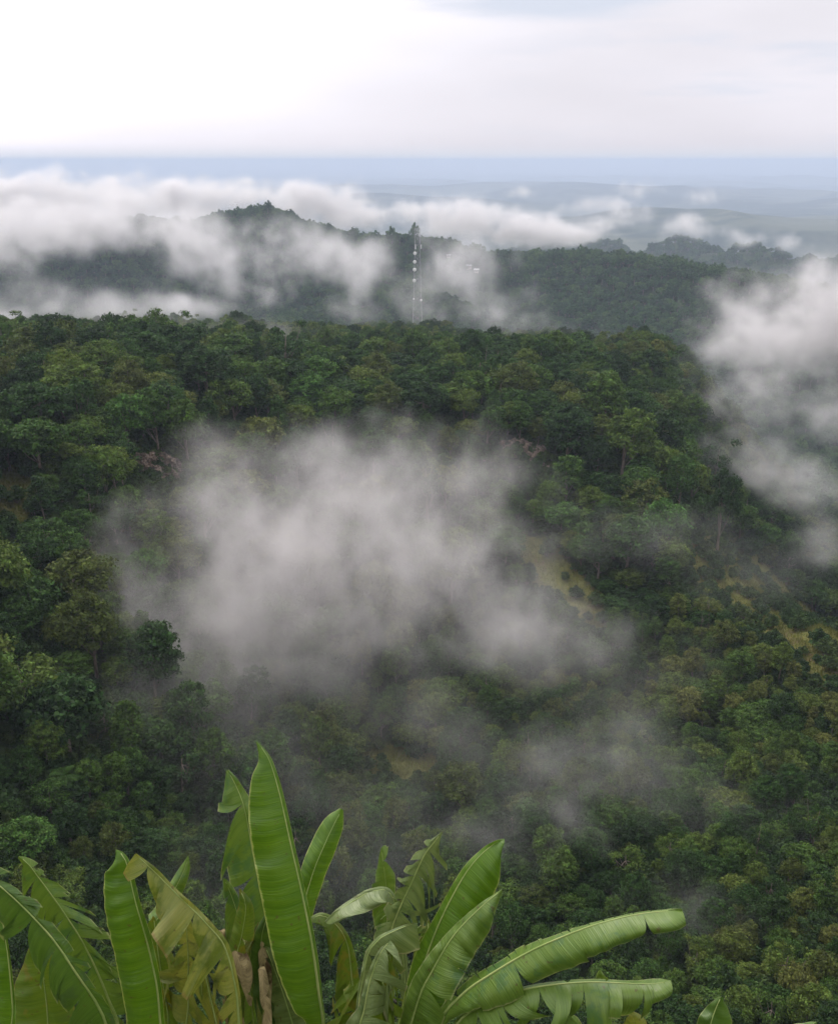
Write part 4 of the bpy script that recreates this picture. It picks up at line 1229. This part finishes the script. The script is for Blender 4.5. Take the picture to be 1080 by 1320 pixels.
def mist(name, lobes, vox, dens, nscale, warp, amp, lo, hi, label, stretch=(1, 1, 1), seed=0.0, aniso=0.25, col=(0.97, 0.955, 0.965), detail=7.0, rough=0.6):
    """lobes: (photo x, photo y, range, half width, half depth, half height, weight[, roll])"""
    L = []
    for q in lobes:
        px, py, r, a, b, h, w = q[:7]
        L.append((at_range(px, py, r), np.array([a, b, h], float), w, math.atan2(*at_range(px, py, r)[:2]), q[7] if len(q) > 7 else 0.0))
    big = np.array([max(q[1][0], q[1][1]) for q in L])
    lo_ = np.min([q[0] - np.array([max(q[1][0], q[1][1])] * 2 + [q[1][2] + abs(math.sin(q[4])) * q[1][0]]) for q in L], 0) - warp * .5
    hi_ = np.max([q[0] + np.array([max(q[1][0], q[1][1])] * 2 + [q[1][2] + abs(math.sin(q[4])) * q[1][0]]) for q in L], 0) + warp * .5
    ctr = (lo_ + hi_) / 2; ext = (hi_ - lo_) / 2
    ng = bpy.data.node_groups.new(name + '_shape', 'GeometryNodeTree')
    ng.interface.new_socket('Geometry', in_out='INPUT', socket_type='NodeSocketGeometry')
    ng.interface.new_socket('Geometry', in_out='OUTPUT', socket_type='NodeSocketGeometry')
    t = NT(ng)
    t.n('NodeGroupInput'); go = t.n('NodeGroupOutput')
    pos = t.n('GeometryNodeInputPosition').outputs[0]
    sp = t.vmath('ADD', t.vmath('MULTIPLY', pos, tuple(s / nscale for s in stretch)), (seed, seed * 1.7, -seed))
    wn = t.n('ShaderNodeTexNoise', Vector=t.vmath('MULTIPLY', sp, (0.6, 0.6, 0.6)), Scale=1.0, Detail=3.0, Roughness=0.5)
    wv = t.vmath('MULTIPLY', t.vmath('SUBTRACT', wn.outputs['Color'], (0.5, 0.5, 0.5)), (warp * 2, warp * 2, warp * 1.3))
    p = t.vmath('ADD', pos, wv)
    d = None
    for c, rad, w, az, roll in L:
        v = t.vmath('SUBTRACT', p, tuple((c - ctr).tolist()))
        rot = t.n('ShaderNodeVectorRotate', {'rotation_type': 'Z_AXIS'}, Vector=v, Angle=az)
        v = rot.outputs[0]
        if roll:
            v = t.n('ShaderNodeVectorRotate', {'rotation_type': 'Y_AXIS'}, Vector=v, Angle=roll).outputs[0]
        v = t.vmath('DIVIDE', v, tuple(rad.tolist()))
        e = t.math('MULTIPLY', t.math('SUBTRACT', 1.0, t.vmath('LENGTH', v, out=1)), w)
        if d is None: d = e
        else: d = t.math('SMOOTH_MAX', d, e, 0.25)
    n = t.n('ShaderNodeTexNoise', Vector=t.vmath('ADD', sp, t.vmath('MULTIPLY', wv, (.35 / nscale, .35 / nscale, .35 / nscale))), Scale=1.0, Detail=detail, Roughness=rough)
    val = t.math('ADD', d, t.math('MULTIPLY', t.math('SUBTRACT', n.outputs[0], 0.5), amp))
    val = t.math('MINIMUM', val, t.math('MULTIPLY', t.math('ADD', d, 0.25), 4.0))     # nothing floats far outside its lobe
    dn = t.smooth(val, lo, hi)
    fine = t.n('ShaderNodeTexNoise', Vector=t.vmath('ADD', t.vmath('MULTIPLY', sp, (2.3, 2.3, 2.9)), t.vmath('MULTIPLY', wv, (.9 / nscale, .9 / nscale, .9 / nscale))), Scale=1.0, Detail=4.0, Roughness=0.6)
    dn = t.math('MULTIPLY', dn, t.smooth(n.outputs[0], 0.3, 0.68, 0.2, 1.4))
    dn = t.math('MULTIPLY', dn, t.smooth(fine.outputs[0], 0.32, 0.66, 0.45, 1.4))
    vc = t.n('GeometryNodeVolumeCube')
    vc.inputs['Background'].default_value = 0.0
    t.set(vc, 'Density', dn)
    vc.inputs['Min'].default_value = tuple((-ext).tolist()); vc.inputs['Max'].default_value = tuple(ext.tolist())
    for ax, e in zip('XYZ', ext):
        vc.inputs['Resolution ' + ax].default_value = int(max(8, min(400, 2 * e / vox)))
    sm = t.n('GeometryNodeSetMaterial')
    mat = mist_mat(name + '_vapour', dens, col, aniso)
    sm.inputs['Material'].default_value = mat
    ng.links.new(vc.outputs[0], sm.inputs[0]); ng.links.new(sm.outputs[0], go.inputs[0])
    vd = bpy.data.volumes.new('mist')
    vd.materials.append(mat)
    o = bpy.data.objects.new('mist', vd); COL.objects.link(o)
    o.location = ctr.tolist()
    md = o.modifiers.new('shape', 'NODES'); md.node_group = ng
    return tag(o, label, None, None, 'stuff')


GREY = (0.88, 0.855, 0.86)
# the patch hanging in the ravine
mist('ravine_mist', [(415, 730, 138, 30, 16, 16, 1.2), (310, 790, 131, 22, 14, 13, 1.05), (540, 690, 145, 19, 13, 13, 1.0), (630, 800, 136, 21, 12, 7, .95),
                     (335, 640, 152, 15, 12, 11, .95), (470, 610, 160, 17, 11, 9, .95), (590, 620, 156, 13, 9, 8, .65), (400, 840, 130, 20, 12, 7, .75)],
     0.45, 0.068, 12.0, 9.0, 1.7, -0.3, 1.1, 'grey white mist patch hanging in the middle of the ravine', stretch=(1.15, 1, .9), seed=3.1, col=GREY)
# thin veil under it
mist('veil_mist', [(400, 950, 112, 36, 18, 8, 1.1), (230, 900, 118, 18, 14, 10, .9), (600, 960, 108, 24, 12, 6, .8), (420, 1120, 88, 22, 12, 6, .8), (820, 1000, 112, 26, 14, 7, .8), (760, 870, 138, 24, 12, 8, .8), (770, 700, 168, 14, 10, 6, .8), (860, 700, 172, 16, 9, 6, .9), (970, 745, 160, 14, 9, 5, .8)],
     0.8, 0.014, 13.0, 7.0, 1.6, -0.15, 1.1, 'thin brownish veil of mist low in the ravine', seed=8.2, col=GREY)
mist('wisp_mist', [(755, 990, 96, 11, 7, 6, 1.0), (700, 1040, 92, 11, 7, 4, 1.0, -.3), (620, 1080, 88, 10, 6, 3, .85, -.2), (820, 940, 102, 7, 6, 4, .7), (890, 1190, 80, 7, 5, 4, .6)],
     0.4, 0.036, 6.0, 3.4, 1.8, -0.1, 1.15, 'faint slanting mist wisp above the lower right slope', stretch=(1, 1, 1.2), seed=5.5, col=GREY)
# bank beyond the end of the spur
mist('side_mist', [(1020, 425, 330, 28, 20, 13, 1.15), (1095, 405, 335, 40, 22, 16, 1.25), (1160, 400, 335, 42, 24, 20, 1.25), (960, 440, 325, 14, 12, 7, .7)],
     0.9, 0.1, 17.0, 13.0, 2.0, -0.1, 0.95, 'bright white mist bank pouring past the end of the spur at right', seed=12.7, aniso=.2)
mist('lower_side_mist', [(990, 500, 300, 26, 16, 15, .8), (1085, 515, 305, 30, 16, 15, .75), (1010, 605, 275, 24, 14, 8, 1.0, -.2), (1080, 615, 275, 20, 14, 8, .8), (955, 590, 280, 10, 12, 7, .6), (1075, 695, 245, 16, 12, 7, .4)],
     0.8, 0.04, 13.0, 11.0, 2.2, -0.15, 1.1, 'grey torn mist sinking below the bright bank at right', seed=32.7, aniso=.2)
# the long bank lying along and behind the far ridge
mist('far_bank_mist', [(50, 258, 1440, 230, 70, 40, 1.25), (240, 258, 1420, 170, 65, 32, 1.2), (400, 262, 1390, 95, 60, 34, 1.2), (470, 275, 1350, 70, 50, 24, 1.0), (600, 284, 1330, 95, 60, 34, 1.2),
                       (690, 296, 1330, 100, 55, 22, 1.0), (-200, 260, 1450, 220, 80, 50, 1.2)],
     3.8, 0.05, 38.0, 40.0, 2.3, 0.0, 0.9, 'long white mist bank lying behind the far ridge', stretch=(1, 1, 1.25), seed=2.4, aniso=.2)
mist('tail_mist', [(790, 275, 1650, 75, 45, 30, .95), (880, 292, 1560, 65, 45, 24, .95), (950, 303, 1480, 55, 40, 18, .8), (1010, 312, 1450, 40, 40, 14, .6), (720, 300, 1500, 70, 45, 22, .8)],
     4.2, 0.03, 42.0, 34.0, 2.3, 0.1, 1.0, 'torn tail of the far mist bank among the domed hills', seed=22.4, aniso=.2)
mist('near_bank_mist', [(60, 290, 1100, 150, 50, 30, 1.35), (80, 298, 1080, 140, 45, 26, 1.1), (215, 300, 1060, 60, 40, 22, .7), (285, 335, 1000, 60, 40, 42, 1.0), (425, 335, 960, 62, 40, 26, 1.0), (480, 372, 900, 18, 30, 40, .9), (255, 392, 870, 55, 40, 10, .75), (370, 300, 1090, 70, 30, 16, .6),
                        (60, 400, 760, 90, 40, 9, .55), (590, 350, 930, 55, 40, 38, .6), (640, 400, 830, 40, 30, 12, .45), (-150, 330, 1000, 120, 60, 40, 1.0)],
     3.0, 0.026, 36.0, 36.0, 2.5, -0.15, 1.05, 'drifting mist veils in front of the far ridge at left', stretch=(1, 1, .8), seed=6.6, aniso=.2)
mist('ridge_mist', [(40, 285, 1150, 120, 35, 30, 1.3), (140, 268, 1160, 70, 35, 24, 1.0), (-90, 285, 1150, 110, 40, 36, 1.2), (250, 285, 1120, 40, 30, 26, .8), (330, 368, 920, 45, 30, 18, .6)],
     3.0, 0.04, 36.0, 36.0, 2.3, 0.0, 1.0, 'dense mist spilling over the left end of the far ridge', stretch=(1, 1, .75), seed=41.0, aniso=.2)
mist('puff_mist', [(675, 248, 2100, 56, 40, 18, 1.0), (820, 245, 2300, 60, 45, 30, .9), (900, 260, 2400, 60, 45, 22, .8), (760, 268, 2000, 80, 45, 24, .9)],
     6.0, 0.022, 50.0, 42.0, 2.3, 0.05, 1.0, 'small torn mist puffs over the plain behind the far ridge', seed=9.9, aniso=.2)
mist('rim_mist', [(170, 408, 330, 26, 18, 6, .9), (330, 425, 340, 30, 20, 6, .6), (660, 425, 380, 40, 22, 7, .5), (535, 385, 460, 22, 16, 15, .9), (90, 395, 420, 60, 20, 12, .8), (470, 400, 460, 30, 16, 10, .7)],
     1.2, 0.018, 15.0, 9.0, 1.9, 0.0, 1.0, 'low mist curling over the ravine rim at left', seed=14.2)

# ------------------------------------------------------------------ haze, sky, sun
def haze_box():
    v, f = box_geo((0, 0, 0), (1, 1, 1))
    S = 66000.0; z0, z1 = -420.0, 16.0
    V = [(x * 2 * S, y * 2 * S, (z0 + z1) / 2 + z * (z1 - z0)) for x, y, z in v]
    m = bpy.data.materials.new('haze_air'); m.use_nodes = True
    t = NT(m.node_tree)
    pv = t.n('ShaderNodeVolumePrincipled')
    pv.inputs['Color'].default_value = g(*HAZE_COL)
    pv.inputs['Density'].default_value = HAZE_DENS
    pv.inputs['Anisotropy'].default_value = 0.0
    o_ = t.n('ShaderNodeOutputMaterial'); t.t.links.new(pv.outputs[0], o_.inputs['Volume'])
    o = mesh_obj('haze', V, f, m)
    return tag(o, 'pale blue haze thickening towards the horizon', None, None, 'stuff')


HAZE_COL = (0.645, 0.745, 0.925)
HAZE_DENS = 0.00015
haze_box()

SUN_AZ, SUN_EL = -32.0, 48.0          # degrees left of the view, height
world = bpy.data.worlds.new('World'); scene.world = world; world.use_nodes = True
t = NT(world.node_tree)
tc = t.n('ShaderNodeTexCoord')
dirv = tc.outputs['Generated']
sky = t.n('ShaderNodeTexSky', {'sky_type': 'NISHITA', 'sun_disc': False, 'sun_elevation': R(SUN_EL), 'sun_rotation': R(SUN_AZ)})
sdir = (math.sin(R(SUN_AZ)) * math.cos(R(SUN_EL)), math.cos(R(SUN_AZ)) * math.cos(R(SUN_EL)), math.sin(R(SUN_EL)))
sep = t.n('ShaderNodeSeparateXYZ', Vector=dirv)
x_, y_, z_ = sep.outputs
elev = z_
cn = t.n('ShaderNodeTexNoise', Vector=t.vmath('MULTIPLY', dirv, (5.0, 5.0, 34.0)), Scale=1.0, Detail=5.0, Roughness=0.55)
cn2 = t.n('ShaderNodeTexNoise', Vector=t.vmath('MULTIPLY', dirv, (2.2, 2.2, 9.0)), Scale=1.0, Detail=4.0, Roughness=0.5)
# overcast brightness: brighter overhead and towards the sun behind the cloud, to the left
sd = t.vmath('DOT_PRODUCT', dirv, sdir, out=1)
glow = t.smooth(sd, 0.55, 1.0, 0.0, 9.0)
over = t.math('ADD', t.math('ADD', t.smooth(elev, 0.12, 0.85, 8.9, 16.5), t.smooth(elev, 0.0, 0.035, -0.7, 0.0)), glow)
left = t.smooth(x_, 0.3, -0.28, 0.0, 1.1)
over = t.math('ADD', over, left)
over = t.math('MULTIPLY', over, t.smooth(cn2.outputs[0], 0.3, 0.7, 0.92, 1.05))
cl = t.n('ShaderNodeCombineColor', Red=t.math('MULTIPLY', over, 1.0), Green=t.math('MULTIPLY', over, 0.966), Blue=t.math('MULTIPLY', over, t.smooth(elev, 0.0, 0.3, 1.055, 0.99)))
# thin grey-blue cloud undersides
bx = t.math('DIVIDE', t.math('SUBTRACT', x_, 0.13), 0.16)
bz = t.math('DIVIDE', t.math('SUBTRACT', z_, 0.133), 0.019)
blob = t.math('SUBTRACT', 1.0, t.math('SQRT', t.math('ADD', t.math('POWER', bx, 2.0), t.math('POWER', bz, 2.0))))
blob = t.math('ADD', blob, t.math('MULTIPLY', t.math('SUBTRACT', cn.outputs[0], 0.5), 1.6))
blob = t.smooth(blob, 0.0, 0.8)
str_ = t.math('MULTIPLY', t.smooth(cn.outputs[0], 0.5, 0.75), t.smooth(x_, -0.05, 0.3))
mask = t.math('MAXIMUM', blob, t.math('MULTIPLY', str_, 0.7))
cloud = t.mixc(t.math('MULTIPLY', mask, 0.9), cl.outputs[0], g(7.2, 7.7, 8.9))
cloud = t.mixc(t.smooth(elev, 0.016, 0.0, 0.0, 0.85), cloud, g(7.7, 8.0, 8.9))     # far haze lying over the horizon
col = t.mixc(0.94, sky.outputs[0], cloud)
bg = t.n('ShaderNodeBackground', Color=col, Strength=0.1)
t.n('ShaderNodeOutputWorld', Surface=bg)
world.cycles.sampling_method = 'MANUAL'; world.cycles.sample_map_resolution = 256

sl = bpy.data.lights.new('sun', 'SUN'); sl.energy = 1.5; sl.angle = R(12); sl.color = (1.0, 0.93, 0.82)
so = bpy.data.objects.new('sun', sl); COL.objects.link(so)
so.rotation_euler = Vector((-sdir[0], -sdir[1], -sdir[2])).to_track_quat('-Z', 'Y').to_euler()

scene.render.engine = 'CYCLES'
c_ = scene.cycles
c_.use_denoising = True; c_.denoiser = 'OPENIMAGEDENOISE'; c_.denoising_prefilter = 'ACCURATE'
c_.max_bounces = 7; c_.diffuse_bounces = 2; c_.glossy_bounces = 1; c_.transmission_bounces = 3; c_.volume_bounces = 2; c_.transparent_max_bounces = 64
c_.volume_step_rate = 2.0; c_.volume_max_steps = 256
c_.caustics_reflective = False; c_.caustics_refractive = False
scene.view_settings.view_transform = 'Standard'; scene.view_settings.look = 'None'
scene.view_settings.exposure = 0.0; scene.view_settings.gamma = 1.0
